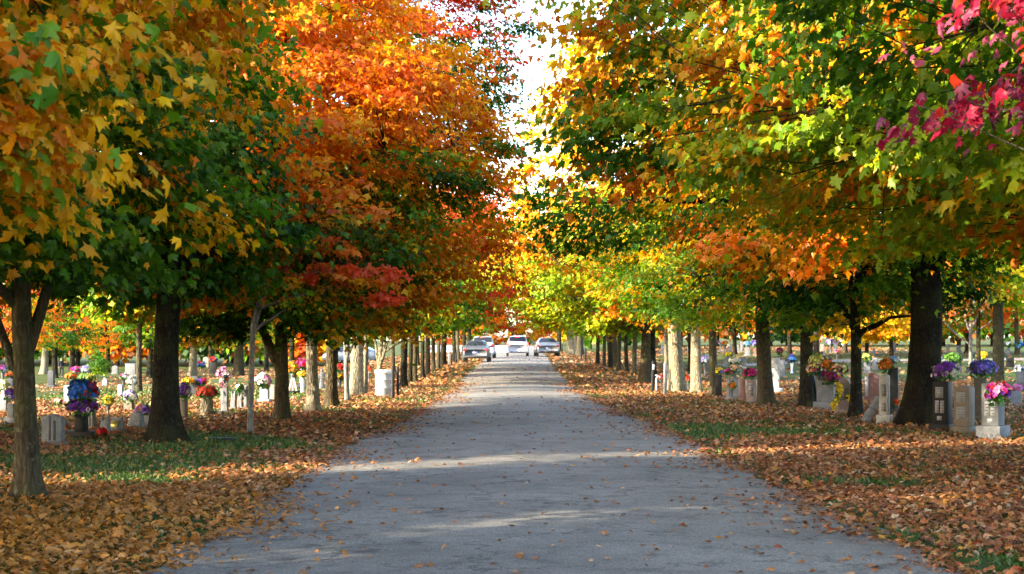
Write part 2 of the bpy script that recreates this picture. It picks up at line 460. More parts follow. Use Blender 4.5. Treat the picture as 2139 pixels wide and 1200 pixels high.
    if Kt:
        kn = rng.normal(0, 1, (5, 3)) * 0.95 / max(1.2, Rc * 0.28); kp = rng.uniform(0, 6.28, 5)
        def noise(p): return sum(np.sin(p @ kn[i] + kp[i]) for i in range(5)) / 3.2
        id_ = np.repeat(np.arange(Kt), n)
        out = Cc - np.array([[C0[0], C0[1], 0]]); out[:, 2] = 0; out = unit(out + 1e-4)
        o = out[id_]; sd = np.stack([-o[:, 1], o[:, 0], np.zeros(len(o))], 1)
        u, v, w = rng.normal(0, 0.55, (3, len(id_)))
        s = sz[id_]
        pos = Cc[id_] + o * (u * s * 1.1)[:, None] + sd * (v * s * 0.9)[:, None]
        pos[:, 2] += w * s * 0.34 - droop * s * u * np.abs(u) * 0.8
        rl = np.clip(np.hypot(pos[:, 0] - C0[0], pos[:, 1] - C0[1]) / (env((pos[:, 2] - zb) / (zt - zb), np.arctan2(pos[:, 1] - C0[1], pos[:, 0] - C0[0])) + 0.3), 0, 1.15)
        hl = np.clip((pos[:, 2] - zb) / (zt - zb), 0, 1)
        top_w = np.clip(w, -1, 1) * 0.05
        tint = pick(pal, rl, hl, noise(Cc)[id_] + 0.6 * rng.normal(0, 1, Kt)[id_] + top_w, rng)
        if len(extra):
            e = exc[id_]; mk = e >= 0
            if mk.any():
                stops = np.array(PAL[pal][0])
                EX = np.array([GR, MG, YG, GO, OR, DO, (.75, .085, .015), CR, PU])
                tint[mk] = EX[np.clip(e[mk].astype(int), 0, 8)] * rng.uniform(0.75, 1.25, (mk.sum(), 1))
        nr = o * 0.62 + np.array([[0, 0, 0.62]]) + rng.normal(0, 0.42, (len(o), 3))
        tp = o * 0.5 + np.array([[0, 0, -0.95]]) + sd * rng.normal(0, 0.55, (len(o), 1)) + rng.normal(0, 0.25, (len(o), 3))
        if len(extra):
            kp_ = (exc[id_] < 0) | (s > .5) | (rng.uniform(0, 1, len(o)) < .38)
            pos, tp, nr, tint, o = pos[kp_], tp[kp_], nr[kp_], tint[kp_], o[kp_]
        V, Fa, ti = leaves(pos, tp, nr, leaf * rng.uniform(0.5, 1.3, len(o)), tint, lod, rng)
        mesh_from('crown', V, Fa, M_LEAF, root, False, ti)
    return root

def copy_tree(src, label, x, y, sc=1.0, rz=0.0, group=None, sz=1.0):
    c = src.copy(); COL.objects.link(c)
    c.location = (x, y, gz(x, y)); c.rotation_euler = (0, 0, rz); c.scale = (sc, sc, sz)
    c['label'] = label
    if group: c['group'] = group
    for ch in list(src.children):
        d = ch.copy(); COL.objects.link(d); d.parent = c
    return c

def H(py, Y): return (HY - py) * Y / F + CAMH

# ================================================================== TREES
def T(px, py): return G(px, py)
def wpx(w, Y): return w * Y / F / 2          # trunk radius from its width in the photo

# ---- left row beside the road
tree('maple_tree', 'maple with gold and green drooping leaves in the near top left corner', -4.9, 9.3, 0.2, 2.45, 8.0, 3.3, 'gold', 'A', 0.098, 430, 140, 21, bark='grey', limbs=8, spray=0.5)
X, Y = T(60, 1040)
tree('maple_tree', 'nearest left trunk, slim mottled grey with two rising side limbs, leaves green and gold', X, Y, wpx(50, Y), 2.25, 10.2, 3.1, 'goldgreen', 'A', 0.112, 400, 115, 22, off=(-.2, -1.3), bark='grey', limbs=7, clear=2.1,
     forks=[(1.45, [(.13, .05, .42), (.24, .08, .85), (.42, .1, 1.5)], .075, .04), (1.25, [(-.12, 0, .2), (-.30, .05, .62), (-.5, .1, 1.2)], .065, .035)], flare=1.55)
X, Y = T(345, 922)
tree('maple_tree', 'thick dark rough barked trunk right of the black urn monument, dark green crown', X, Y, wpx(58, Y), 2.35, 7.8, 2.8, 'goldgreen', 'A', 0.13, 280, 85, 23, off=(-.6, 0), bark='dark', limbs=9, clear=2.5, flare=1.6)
X, Y = T(522, 905)
tree('young_tree', 'thin grey leaning sapling with a forked top and sparse small orange leaves', X, Y, wpx(13, Y), 2.2, 4.1, 1.0, 'sapling', 'B', 0.066, 46, 60, 24, off=(1.0, 0.3), bark='silver', limbs=3, clear=1.85, lean=(0.045, 0), spray=0.30, flare=1.25,
     forks=[(1.75, [(.14, 0, .5), (.30, .05, 1.05)], .035, .02), (2.5, [(.5, 0, .35), (1.2, .1, .45), (1.6, .1, .3)], .025, .01)])
X, Y = T(588, 880)
px = lambda p, q, d=0: ((p - CX) / F * (Y + d) - X, d, H(q, Y + d) - gz(X, Y))
rgx = random.Random(8)
ex = [(*px(p + rgx.uniform(-9, 9), q + rgx.uniform(-8, 8), d), rgx.uniform(.16, .34), c) for p, q, d, c in ((650, 570, -4.6, 6), (672, 560, -4.6, 5), (700, 575, -4.6, 4), (735, 560, -4.6, 6), (752, 578, -4.6, 3), (775, 570, -4.6, 5), (812, 556, -4.4, 6), (835, 574, -4.4, 6), (800, 585, -4.4, 4), (776, 630, -4.4, 5), (800, 618, -4.5, 6), (822, 628, -4.5, 6), (720, 520, -4.6, 4), (690, 500, -4.6, 5), (600, 590, -4.7, 3))]
tree('maple_tree', 'orange maple with dark trunk splitting low into a V, left of the road', X, Y, wpx(30, Y), 1.75, 9.5, 4.35, 'orangelow', 'B', 0.138, 680, 115, 25, off=(0.25, -0.6), bark='brown', limbs=9, clear=2.0,
     forks=[(1.0, [(-.22, 0, .45), (-.45, 0, 1.0), (-.8, .2, 1.9)], .12, .06)], flare=1.35, spray=.6, extra=ex)
X, Y = T(655, 861)
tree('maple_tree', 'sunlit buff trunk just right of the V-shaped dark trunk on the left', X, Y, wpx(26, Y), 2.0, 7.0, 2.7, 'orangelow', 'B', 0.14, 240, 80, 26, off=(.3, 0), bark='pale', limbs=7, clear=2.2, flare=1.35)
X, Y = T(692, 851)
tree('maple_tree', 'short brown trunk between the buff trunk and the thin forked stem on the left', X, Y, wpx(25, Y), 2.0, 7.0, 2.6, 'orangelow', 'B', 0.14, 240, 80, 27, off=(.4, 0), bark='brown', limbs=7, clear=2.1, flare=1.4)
X, Y = T(725, 839)
tree('young_tree', 'thin grey stem forked into two beside the pale rough trunk, left of barrel', X, Y, wpx(11, Y), 2.0, 4.6, 1.2, 'yellowgreen', 'B', 0.10, 40, 45, 28, bark='silver', limbs=4, clear=1.2, lean=(-.05, 0), flare=1.2, forks=[(.9, [(.05, 0, .6), (.08, 0, 1.3)], .06, .03)])
X, Y = T(742, 826)
tree('maple_tree', 'pale rough barked trunk left of the white barrel, tall red and green crown', X, Y, wpx(27, Y), 7.0, 14.4, 4.9, 'redtop', 'B', 0.15, 400, 95, 29, off=(.2, -1), bark='pale', limbs=9, clear=4.2, flare=1.6)
X, Y = T(763, 826)
tree('young_tree', 'slender buff stem tight against the pale rough trunk beside the barrel', X, Y + .3, wpx(9, Y), 2.1, 4.8, 1.1, 'lime', 'B', 0.10, 36, 40, 30, bark='pale', limbs=3, clear=2.0, flare=1.1)
X, Y = T(792, 818)
tree('young_tree', 'pale V-forked little tree with lime green leaves rising behind the white barrel', X, Y, 0.10, 1.75, 4.1, 1.5, 'lime', 'B', 0.12, 120, 50, 31, off=(.7, 0), bark='pale', limbs=6, clear=.95, flare=1.2,
     forks=[(.75, [(.12, 0, .5), (.2, 0, 1.2)], .07, .04), (.7, [(-.1, 0, .6), (-.18, 0, 1.3)], .06, .03)])
row = [(843, 808, 15, 'green', 2.0, 4.3, 1.9, 'dark', 'dark trunk just beyond the two black posts by the white barrel'),
       (857, 801, 9, 'green', 2.2, 4.6, 1.9, 'dark', 'slim dark trunk second past the black posts beside the barrel'),
       (866, 797, 11, 'green', 2.3, 5.2, 2.2, 'brown', 'brown trunk third past the black posts in the left row'),
       (883, 792, 9, 'red', 2.6, 8.8, 4.0, 'dark', 'red crowned tree on the left with dark straight trunk before the grey sedan'),
       (893, 785, 11, 'green', 2.4, 7.5, 2.8, 'grey', 'grey trunk fifth past the black posts in the left row'),
       (906, 773, 9, 'red', 3.0, 9.8, 4.2, 'brown', 'tall red tree farther along the left row, brown trunk near the sedan'),
       (915, 770, 9, 'brown', 2.4, 8.0, 3.0, 'grey', 'grey slim trunk left of the tall white post by the sedan'),
       (926, 764, 13, 'mixdark', 2.6, 10.0, 3.4, 'dark', 'thicker dark trunk just left of the far white post'),
       (950, 757, 9, 'green', 2.6, 9.5, 3.2, 'dark', 'dark trunk beside the far posts behind the grey sedan'),
       (958, 752, 8, 'mixdark', 2.8, 11.0, 3.2, 'grey', 'grey trunk immediately left of the grey sedan'),
       (968, 747, 9, 'brown', 2.8, 11.0, 3.2, 'dark', 'rust leaved tree right behind the grey sedan and white suv'),
       (978, 742, 10, 'green', 3.0, 11.0, 3.2, 'dark', 'farthest dark green tree of the left row behind the white suv')]
for i, (p, q, w, pal, zb, zt, rc, bk, lab) in enumerate(row):
    X, Y = T(p, q)
    tree('maple_tree', lab, X, Y, wpx(w, Y), zb, zt, rc, pal, 'B' if Y < 80 else 'C', 0.15 if Y < 80 else 0.26, 220 if Y < 80 else 200, 60 if Y < 80 else 45, 40 + i, off=((1.1 if pal == 'red' else .5) if Y < 100 else -.3, 0), bark=bk, limbs=7, spray=.6 if Y < 100 else .5, clear=zb + .2, twigs=Y < 80, flare=1.3)

# ---- right row beside the road
tree('red_maple_tree', 'crimson leaved maple reaching in at the top right corner', 5.05, 8.6, 0.14, 2.35, 6.2, 2.7, 'crimson', 'A', 0.078, 190, 50, 61, off=(-.3, 0), bark='grey', limbs=7, spray=0.34)
tree('maple_tree', 'green and yellow maple whose boughs fill the upper right above the gravestones', 6.6, 13.2, 0.2, 2.9, 8.8, 4.9, 'yellowgreen', 'A', 0.108, 560, 120, 62, bark='grey', limbs=9)
X, Y = 7.0, 20.8
px = lambda p, q, d=0: ((p - CX) / F * (Y + d) - X, d, H(q, Y + d) - gz(X, Y))
ex = [(*px(p, q, d), .6, c) for p, q, d, c in ((1240, 190, 0, 4), (1215, 235, .4, 2), (1260, 150, 0, 3), (1250, 230, -.5, 3), (1225, 280, .3, 0), (1270, 300, -.4, 0), (1260, 350, 0, 4), (1300, 250, -.6, 1), (1310, 340, -.8, 0), (1320, 180, -.5, 0), (1340, 380, -1, 4), (1290, 100, 0, 3), (1340, 110, -.4, 1), (1390, 330, -1, 0), (1270, 60, 0, 4))]
tree('maple_tree', 'maple with orange tipped green sprays hanging over the right side of the road', X, Y, 0.24, 2.9, 10.5, 6.1, 'mixright', 'A', 0.116, 700, 120, 63, bark='brown', limbs=10, spray=.6, extra=ex)
X, Y = T(1920, 888)
px = lambda p, q, d=0: ((p - CX) / F * (Y + d) - X, d, H(q, Y + d) - gz(X, Y))
ex = [(*px(p, q, d), .62, c) for p, q, d, c in ((1130, 420, -1, 0), (1160, 395, -.5, 0), (1150, 460, -1, 0), (1200, 440, -1.4, 0), (1210, 480, -1, 0), (1250, 420, -.6, 0), (1250, 470, -1.5, 0), (1290, 500, -1, 0), (1300, 440, -1, 0), (1180, 505, 0, 0), (1340, 480, -1.5, 1), (1330, 420, 0, 0), (1230, 515, .5, 0),
      (1510, 500, -4.5, 4), (1545, 510, -4.3, 4), (1585, 500, -4, 3), (1690, 490, -4.6, 4), (1730, 505, -4.4, 4), (1760, 470, -4.3, 4), (1660, 530, -4.2, 3), (1700, 550, -4.4, 4))]
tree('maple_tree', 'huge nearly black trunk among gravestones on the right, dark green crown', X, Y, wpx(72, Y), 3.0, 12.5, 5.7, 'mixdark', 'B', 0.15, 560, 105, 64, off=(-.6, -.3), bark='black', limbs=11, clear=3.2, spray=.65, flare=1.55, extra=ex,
     forks=[(3.1, [(-2.2, -.3, 1.0), (-4.5, -.6, 1.3), (-6.6, -.8, 1.2)], .14, .03)])
X, Y = T(1787, 872)
tree('maple_tree', 'slim dark trunk between the yellow flowered grave and the arched red stone', X, Y, wpx(26, Y), 2.0, 8.0, 3.2, 'darkgreen', 'B', 0.14, 240, 80, 65, bark='dark', limbs=8, clear=1.7, lean=(-.02, 0), flare=1.35)
X, Y = T(1685, 852)
tree('maple_tree', 'dark leaning trunk in front of the black stone and big mixed bouquet', X, Y, wpx(30, Y), 2.0, 8.5, 3.3, 'mixdark', 'B', 0.14, 240, 80, 66, bark='dark', limbs=8, clear=2.0, lean=(-.035, 0), flare=1.3)
X, Y = T(1600, 846)
tree('maple_tree', 'broad brown trunk between the magenta bouquet and the sunlit white stone', X, Y, wpx(32, Y), 2.1, 9.5, 3.8, 'mixright', 'B', 0.14, 280, 80, 67, bark='brown', limbs=9, clear=2.8, flare=1.3)
X, Y = T(1492, 829)
tree('maple_tree', 'grey smooth trunk just left of the small black gravestone on the right', X, Y, wpx(18, Y), 2.0, 7.5, 3.0, 'mixdark', 'B', 0.14, 220, 70, 68, bark='grey', limbs=7, clear=2.3, flare=1.25)
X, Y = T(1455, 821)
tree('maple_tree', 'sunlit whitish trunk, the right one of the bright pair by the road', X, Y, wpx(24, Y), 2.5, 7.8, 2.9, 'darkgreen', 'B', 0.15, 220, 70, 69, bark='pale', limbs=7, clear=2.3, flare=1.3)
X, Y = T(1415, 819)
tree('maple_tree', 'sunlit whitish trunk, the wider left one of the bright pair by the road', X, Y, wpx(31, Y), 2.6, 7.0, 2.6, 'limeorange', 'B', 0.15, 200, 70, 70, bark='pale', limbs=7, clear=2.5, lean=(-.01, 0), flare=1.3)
X, Y = T(1396, 817)
tree('young_tree', 'slender pale stem forked at the top beside the bright whitish trunk', X, Y + .4, wpx(9, Y), 2.0, 3.8, 0.9, 'brown', 'B', 0.10, 24, 36, 71, bark='pale', limbs=4, clear=1.6, flare=1.1, lean=(-.02, 0))
X, Y = T(1346, 801)
tree('maple_tree', 'lime green and orange sunlit maple on two thick trunks right of the road', X, Y, wpx(22, Y), 2.0, 7.4, 4.3, 'limeorange', 'B', 0.17, 440, 80, 72, off=(-1.2, 1), bark='brown', limbs=9, clear=2.0, spray=.65, flare=1.4)
X, Y = T(1366, 798)
tree('maple_tree', 'dark trunk touching the right side of the lime green maple', X, Y + .5, wpx(17, Y), 2.3, 7.5, 3.0, 'limeorange', 'B', 0.17, 200, 60, 73, bark='dark', limbs=7, clear=2.2, flare=1.3)
row = [(1325, 785, 10, 'yellowgreen', 2.2, 7.0, 3.0, 'grey', 'grey trunk first beyond the lime green maple in the right row'),
       (1309, 779, 9, 'lime', 2.2, 7.5, 3.2, 'dark', 'dark trunk second beyond the lime green maple in the right row'),
       (1292, 774, 9, 'limeorange', 2.4, 8.5, 3.6, 'brown', 'brown trunk third beyond the lime green maple in the right row'),
       (1275, 770, 9, 'lime', 2.4, 8.0, 3.3, 'dark', 'dark trunk fourth beyond the lime green maple in the right row'),
       (1262, 767, 8, 'limeorange', 2.4, 8.5, 3.3, 'grey', 'grey trunk fifth beyond the lime green maple in the right row'),
       (1248, 762, 8, 'lime', 2.6, 9.0, 3.2, 'dark', 'dark trunk nearest the far black post pair on the right')]
for i, (p, q, w, pal, zb, zt, rc, bk, lab) in enumerate(row):
    X, Y = T(p, q)
    tree('maple_tree', lab, X, Y, wpx(w, Y), zb, zt, rc, pal, 'C', 0.24, 200, 45, 80 + i, off=(-.8, 0), bark=bk, limbs=7, spray=.6, clear=zb + .2, twigs=False, flare=1.3)
X, Y = T(1300, 764)
tree('maple_tree', 'very tall pale yellow orange tree against the white sky right of centre', X - .5, Y, .32, 5.0, 20.5, 5.3, 'paleorange', 'C', 0.26, 520, 60, 90, bark='brown', limbs=10, clear=4.6, spray=.75, twigs=False, off=(-.6, 0))
X, Y = T(1192, 741)
tree('maple_tree', 'wide pale sunlit trunk right of the silver sedan with dark green crown', X, Y, wpx(16, Y), 4.0, 11.0, 5.0, 'darkgreen', 'C', 0.3, 240, 45, 91, bark='pale', limbs=7, clear=3.6, twigs=False)
X, Y = T(1212, 743)
tree('maple_tree', 'dull grey trunk beside the wide pale one right of the silver sedan', X, Y, wpx(14, Y), 3.6, 11.0, 4.8, 'yellowgreen', 'C', 0.3, 240, 45, 92, bark='grey', limbs=7, clear=3.4, twigs=False)
X, Y = T(1166, 737)
tree('maple_tree', 'dark trunk directly behind the silver sedan, orange and green crown', X, Y, wpx(11, Y), 3.6, 12.0, 4.6, 'limeorange', 'C', 0.3, 240, 45, 93, bark='dark', limbs=7, clear=3.2, twigs=False)
# ---- trees closing the far end of the road
for i, (x, y, zt, rc, pal, lab) in enumerate((
        (-10, 318, 18, 10, 'orange', 'orange tree closing the road end, leftmost of the glowing group'),
        (1, 330, 19, 11, 'orange', 'glowing orange tree straight behind the white minivan at the road end'),
        (14, 372, 15, 9.5, 'paleorange', 'yellow orange tree behind the silver sedan at the road end'),
        (27, 360, 16, 9, 'lime', 'yellow green tree at the road end behind the right row'))):
    tree('maple_tree', lab, x, y, .4, .7, zt, rc, pal, 'C', 0.6, 330, 45, 100 + i, bark='brown', limbs=6, spray=1.3, twigs=False)

# ---- trees standing back among the graves, left
bg = [(92, 782, 15, 'brown', 2.6, 10, 4.2, 'pale', 'pale sunlit trunk seen just right of the nearest left trunk'),
      (115, 790, 13, 'green', 2.6, 9, 4.0, 'dark', 'dark trunk next to the walking person in black'),
      (150, 775, 12, 'orange', 2.4, 8.5, 3.8, 'dark', 'dark forked trunk with orange leaves right of the walking person'),
      (290, 820, 13, 'yellowgreen', 2.4, 4.6, 1.6, 'grey', 'grey trunk behind the white bouquet left of the thick dark trunk'),
      (312, 790, 12, 'green', 2.6, 9, 3.4, 'dark', 'dark trunk half hidden behind the thick rough trunk'),
      (402, 786, 17, 'orange', 2.6, 10, 4.2, 'pale', 'far trunk half pale half dark beyond the orange flowers'),
      (497, 786, 22, 'yellowgreen', 2.7, 9.5, 4.6, 'brown', 'wide short brown trunk left of the thin grey sapling'),
      (225, 778, 10, 'orange', 2.6, 8.5, 4.2, 'dark', 'dark slim trunk above the blue bouquet far in the left graves'),
      (610, 790, 12, 'green', 2.5, 5.2, 2.4, 'dark', 'trunk behind the peach statue and its orange flowers'),
      (20, 800, 14, 'orange', 2.6, 9, 4.0, 'dark', 'dark trunk at the left picture edge with vivid orange leaves'),
      (822, 780, 9, 'green', 2.6, 6.5, 3.2, 'brown', 'brown trunk seen above the two black posts far left of road'),
      (765, 776, 10, 'lime', 2.8, 6.5, 3.0, 'grey', 'grey trunk in front of the parked pale blue car'),
      (556, 776, 10, 'mixdark', 2.8, 9.5, 4.4, 'dark', 'far dark trunk behind the bright white monument'),
      (701, 779, 10, 'green', 2.8, 9.0, 3.8, 'dark', 'far dark trunk between the short brown trunk and the pale blue car'),
      (846, 770, 9, 'mixdark', 2.8, 9.5, 4.2, 'dark', 'far trunk peeping between the left row trunks past the posts'),
      (872, 766, 9, 'green', 2.8, 10, 4.4, 'brown', 'far brown trunk seen in the left row gap well before the sedan'),
      (440, 772, 9, 'yellowgreen', 2.8, 9.5, 4.4, 'brown', 'far slim trunk beyond the stump planter of red flowers')]
for i, (p, q, w, pal, zb, zt, rc, bk, lab) in enumerate(bg):
    X, Y = T(p, q)
    tree('maple_tree', lab, X, Y, wpx(w, Y), zb, zt, rc, pal, 'C', 0.20, 190, 50, 120 + i, bark=bk, limbs=7, spray=.6, clear=zb + .1, twigs=False, flare=1.3, group='trees standing back among the left graves')
bg = [(2083, 803, 25, 'lime', 3.0, 8.5, 3.6, 'brown', 'stout brown trunk behind the blue violet bouquet at far right'),
      (2045, 776, 10, 'brown', 2.6, 9, 4.2, 'dark', 'dark trunk just behind the bare white sapling'),
      (1442, 776, 10, 'limeorange', 2.6, 8, 3.6, 'dark', 'dark trunk showing between the two bright whitish trunks'),
      (1810, 748, 9, 'paleorange', 1.2, 5.2, 2.5, 'dark', 'small glowing orange tree far away, left one of two by the lawn'),
      (1862, 748, 9, 'paleorange', 1.2, 5.0, 2.4, 'dark', 'small glowing orange tree far away, right one beside the huge trunk'),
      (1650, 742, 9, 'orange', 2.8, 9, 4.4, 'dark', 'far dark trunk backlit by orange leaves above the red rose vase'),
      (1705, 742, 12, 'yellowgreen', 2.8, 10, 4.6, 'brown', 'far brown trunk above the distant white stone'),
      (1535, 741, 9, 'brown', 1.8, 7.5, 4.2, 'dark', 'rusty low tree behind the distant grave row'),
      (1590, 738, 9, 'orange', 2.4, 10, 4.6, 'brown', 'distant orange tree behind the broad brown trunk'),
      (1765, 737, 9, 'brown', 2.6, 10, 4.8, 'grey', 'distant rust brown tree behind the lavender bouquet'),
      (1960, 742, 9, 'orange', 1.8, 7.5, 4.4, 'dark', 'distant orange brown tree seen past the huge dark trunk'),
      (2125, 742, 10, 'yellowgreen', 2.6, 9.5, 4.4, 'brown', 'distant tree at the right edge above the blue far bouquets'),
      (2020, 738, 9, 'orange', 1.6, 8, 4.2, 'dark', 'distant rusty orange tree behind the bare white sapling'),
      (1420, 742, 9, 'orange', 2.2, 8.5, 4.0, 'dark', 'distant orange tree low behind the bright pair of trunks')]
for i, (p, q, w, pal, zb, zt, rc, bk, lab) in enumerate(bg):
    X, Y = T(p, q)
    tree('maple_tree', lab, X, Y, wpx(w, Y), zb, zt, rc, pal, 'C', 0.22, 190, 50, 150 + i, bark=bk, limbs=7, spray=.6, clear=zb + .1, twigs=False, flare=1.3, group='trees standing back among the right graves')
# bare sapling, little green sapling
X, Y = T(2028, 772)
bz = 6.4
tree('bare_sapling', 'bare white stemmed young tree with leafless rising branches at right', X, Y, .10, 2.2, bz, 1.5, 'brown', 'C', .1, 0, 1, 180, bark='silver', limbs=0, clear=1.6, flare=1.2, top=.75,
     forks=[(1.2, [(-.9, 0, .7), (-1.7, 0, 1.6), (-2.4, 0, 2.4)], .05, .012), (1.8, [(-.5, 0, 1.2), (-.8, .1, 2.6), (-1.1, 0, 3.9)], .06, .012), (2.0, [(.5, 0, .8), (1.2, 0, 2.0), (1.9, 0, 3.4)], .06, .012),
            (3.0, [(.5, .1, 1.0), (.8, 0, 2.2), (1.3, 0, 3.4)], .04, .01), (3.4, [(-.3, 0, 1.0), (-.2, 0, 2.2)], .04, .01), (1.7, [(.8, 0, .5), (1.6, 0, 1.2)], .035, .01)])
X, Y = T(204, 806)
tree('young_tree', 'tiny light green sapling standing alone on the sunlit lawn', X, Y, .05, .9, 2.6, .75, 'green', 'C', .13, 60, 40, 181, bark='grey', limbs=4, clear=.9, spray=.3, twigs=False)

# ---- trees outside the picture to the left and behind the camera: they cast the shade on the road
proto = [o for o in bpy.data.objects if o.parent is None and o.name.startswith('maple_tree')][1]
SH = 'maples of the avenue outside the picture'
for i, (x, y, s, h, a) in enumerate(((-13, 2.6, 1.1, 1.1, 3.1), (-13, 11.2, .93, 1.15, 5.0), (-13, 22.1, 1.13, 1.2, .9), (-13.2, 28.6, 1.2, .9, 2.7), (-13, -3.5, 1.2, 1.0, 1.0),
                                 (-21, -1.2, 1.1, 1.2, 1.9), (-21, 6.5, .97, 1.3, 3.3), (-20.8, 18.1, 1.15, 1.6, 1.2), (-20.8, 24, 1.15, 1.2, 1.2), (-29, 3.0, 1.2, 1.3, .3), (-29, 16, 1.2, 1.3, 2.0))):
    copy_tree(proto, 'maple outside the frame beside the cemetery road', x, y, s, a, SH, h)

# far-off woods behind the graves
rg = np.random.default_rng(77); n = 70000
side = rg.uniform(0, 1, n) < .5
xw = np.where(side, rg.uniform(-120, -19, n), rg.uniform(8, 120, n)); yw = 190 + 45 * rg.uniform(0, 1, n) ** 1.6 + np.abs(xw) * .12
top = 9.5 + 3.5 * np.sin(xw * .31) + 2.0 * np.sin(xw * .83 + 1) + 1.2 * np.sin(xw * 1.9)
zw = gzv(xw, yw) + .9 + .8 * np.sin(xw * 1.1) ** 2 + (top - .9) * rg.uniform(0, 1, n) ** .8
hue = .5 + .35 * np.sin(xw * .27 + 2) + .25 * np.sin(xw * .71) + .1 * rg.normal(0, 1, n) + .15 * zw / 12
stp = np.array([DG, GR, MG, BR, OR, GO, DO]); ti = stp[np.clip((hue * 6.5).astype(int), 0, 6)] * rg.uniform(.6, 1.3, (n, 1))
V, Fa, t2 = leaves(np.stack([xw, yw, zw], 1), rg.normal(0, .6, (n, 3)) + np.array([[0, 0, -.6]]), rg.normal(0, .6, (n, 3)) + np.array([[-.3, -.7, .5]]), rg.uniform(.5, 1.2, n), ti, 'C', rg)
tb = MB()
for x_ in np.concatenate([np.arange(-118, -19, 2.3), np.arange(9, 118, 2.3)]):
    x_ = x_ + rg.uniform(-1, 1); y_ = 192 + rg.uniform(0, 30) + abs(x_) * .12; g_ = gz(x_, y_)
    tb.tube([(x_, y_, g_ - .2), (x_ + rg.uniform(-.3, .3), y_, g_ + 4), (x_ + rg.uniform(-.6, .6), y_, g_ + 8)], [.28, .2, .1], 6)
Vt = np.concatenate(tb.v); Ft = np.concatenate([f for f in tb.f if f.shape[1] == 4]); Ft = np.concatenate([Ft[:, :3], Ft[:, [0, 2, 3]]])
o = mesh_from('far_woods', np.concatenate([V, Vt]), np.concatenate([Fa, Ft + len(V)]), M_LEAF, None, False, np.concatenate([t2, np.tile([[.05, .04, .03]], (len(Vt), 1))]))
kind(o, 'stuff'); o['label'] = 'far-off autumn woods closing the view behind the graves'
# ================================================================== GROUND, ROAD, LITTER
LE = [(270, 1200), (460, 1110), (525, 1060), (585, 1020), (650, 975), (715, 932), (790, 902), (840, 880), (868, 862), (893, 844), (930, 823), (955, 805), (971, 790), (983, 777), (1003, 760), (1012, 745), (1032, 728)]
RE_ = [(2020, 1200), (1965, 1166), (1864, 1130), (1778, 1090), (1701, 1043), (1625, 1013), (1569, 982), (1498, 957), (1457, 926), (1406, 901), (1375, 888), (1335, 876), (1293, 860), (1244, 836), (1213, 818), (1187, 798), (1167, 780), (1152, 763), (1142, 745), (1122, 728)]
def flat(p): Y = F * CAMH / (p[1] - HY); return ((p[0] - CX) / F * Y, Y)
LEw = [(-3.6, -30), (-3.3, 4)] + [flat(p) for p in LE] + [(-9.0, 330)]
REw = [(4.2, -30), (3.9, 4)] + [flat(p) for p in RE_] + [(9.0, 330)]
ly, lx = np.array([p[1] for p in LEw]), np.array([p[0] for p in LEw])
ry, rx = np.array([p[1] for p in REw]), np.array([p[0] for p in REw])
def edges(y): return np.interp(y, ly, lx), np.interp(y, ry, rx)

# ground sheet
gx = np.concatenate([np.linspace(-700, -70, 14), np.linspace(-60, -15, 24), np.linspace(-14, 16, 90), np.linspace(17, 60, 24), np.linspace(70, 700, 14)])
gy = np.concatenate([np.linspace(-120, 0, 10), np.linspace(4, 60, 110), np.linspace(62, 180, 60), np.linspace(190, 500, 32), np.linspace(560, 1500, 8)])
A, B = np.meshgrid(gx, gy)
V = np.stack([A, B, gzv(A, B)], -1).reshape(-1, 3)
nx = len(gx)
ii = (np.arange(len(gy) - 1)[:, None] * nx + np.arange(nx - 1)[None]).ravel()
m, nt, out = new_mat('lawn')
tc = N(nt, 'ShaderNodeTexCoord')
n1 = N(nt, 'ShaderNodeTexNoise', Scale=0.42, Detail=5.0, Roughness=0.62)
n2 = N(nt, 'ShaderNodeTexNoise', Scale=9.0, Detail=6.0, Roughness=0.7)
n3 = N(nt, 'ShaderNodeTexNoise', Scale=60.0, Detail=4.0, Roughness=0.7)
vo = N(nt, 'ShaderNodeTexVoronoi', Scale=11.0)
for n in (n1, n2, n3, vo): nt.links.new(tc.outputs['Object'], n.inputs['Vector'])
gr = ramp(nt, n2.outputs[0], [(0.3, (.018, .042, .006)), (0.55, (.045, .080, .010)), (0.75, (.085, .110, .02))])
lf = ramp(nt, vo.outputs['Color'], [(0.0, (.08, .035, .014)), (0.35, (.20, .09, .032)), (0.6, (.28, .12, .035)), (0.8, (.15, .05, .02)), (1.0, (.30, .18, .065))])
msk = N(nt, 'ShaderNodeMath', operation='ADD')
ms2 = N(nt, 'ShaderNodeMath', operation='MULTIPLY_ADD'); ms2.inputs[1].default_value = 0.5; ms2.inputs[2].default_value = -0.25
nt.links.new(n2.outputs[0], ms2.inputs[0]); nt.links.new(n1.outputs[0], msk.inputs[0]); nt.links.new(ms2.outputs[0], msk.inputs[1])
mr = ramp(nt, msk.outputs[0], [(0.54, (0, 0, 0)), (0.66, (1, 1, 1))])
mx = N(nt, 'ShaderNodeMixRGB'); nt.links.new(mr.outputs[0], mx.inputs[0]); nt.links.new(gr.outputs[0], mx.inputs[1]); nt.links.new(lf.outputs[0], mx.inputs[2])
dk = ramp(nt, n3.outputs[0], [(0.3, (.55, .55, .55)), (0.65, (1.1, 1.1, 1.1))])
mu = N(nt, 'ShaderNodeMixRGB', blend_type='MULTIPLY'); mu.inputs[0].default_value = 1
nt.links.new(mx.outputs[0], mu.inputs[1]); nt.links.new(dk.outputs[0], mu.inputs[2])
b = N(nt, 'ShaderNodeBsdfPrincipled', Roughness=0.95); b.inputs['Specular IOR Level'].default_value = 0.15
nt.links.new(mu.outputs[0], b.inputs['Base Color'])
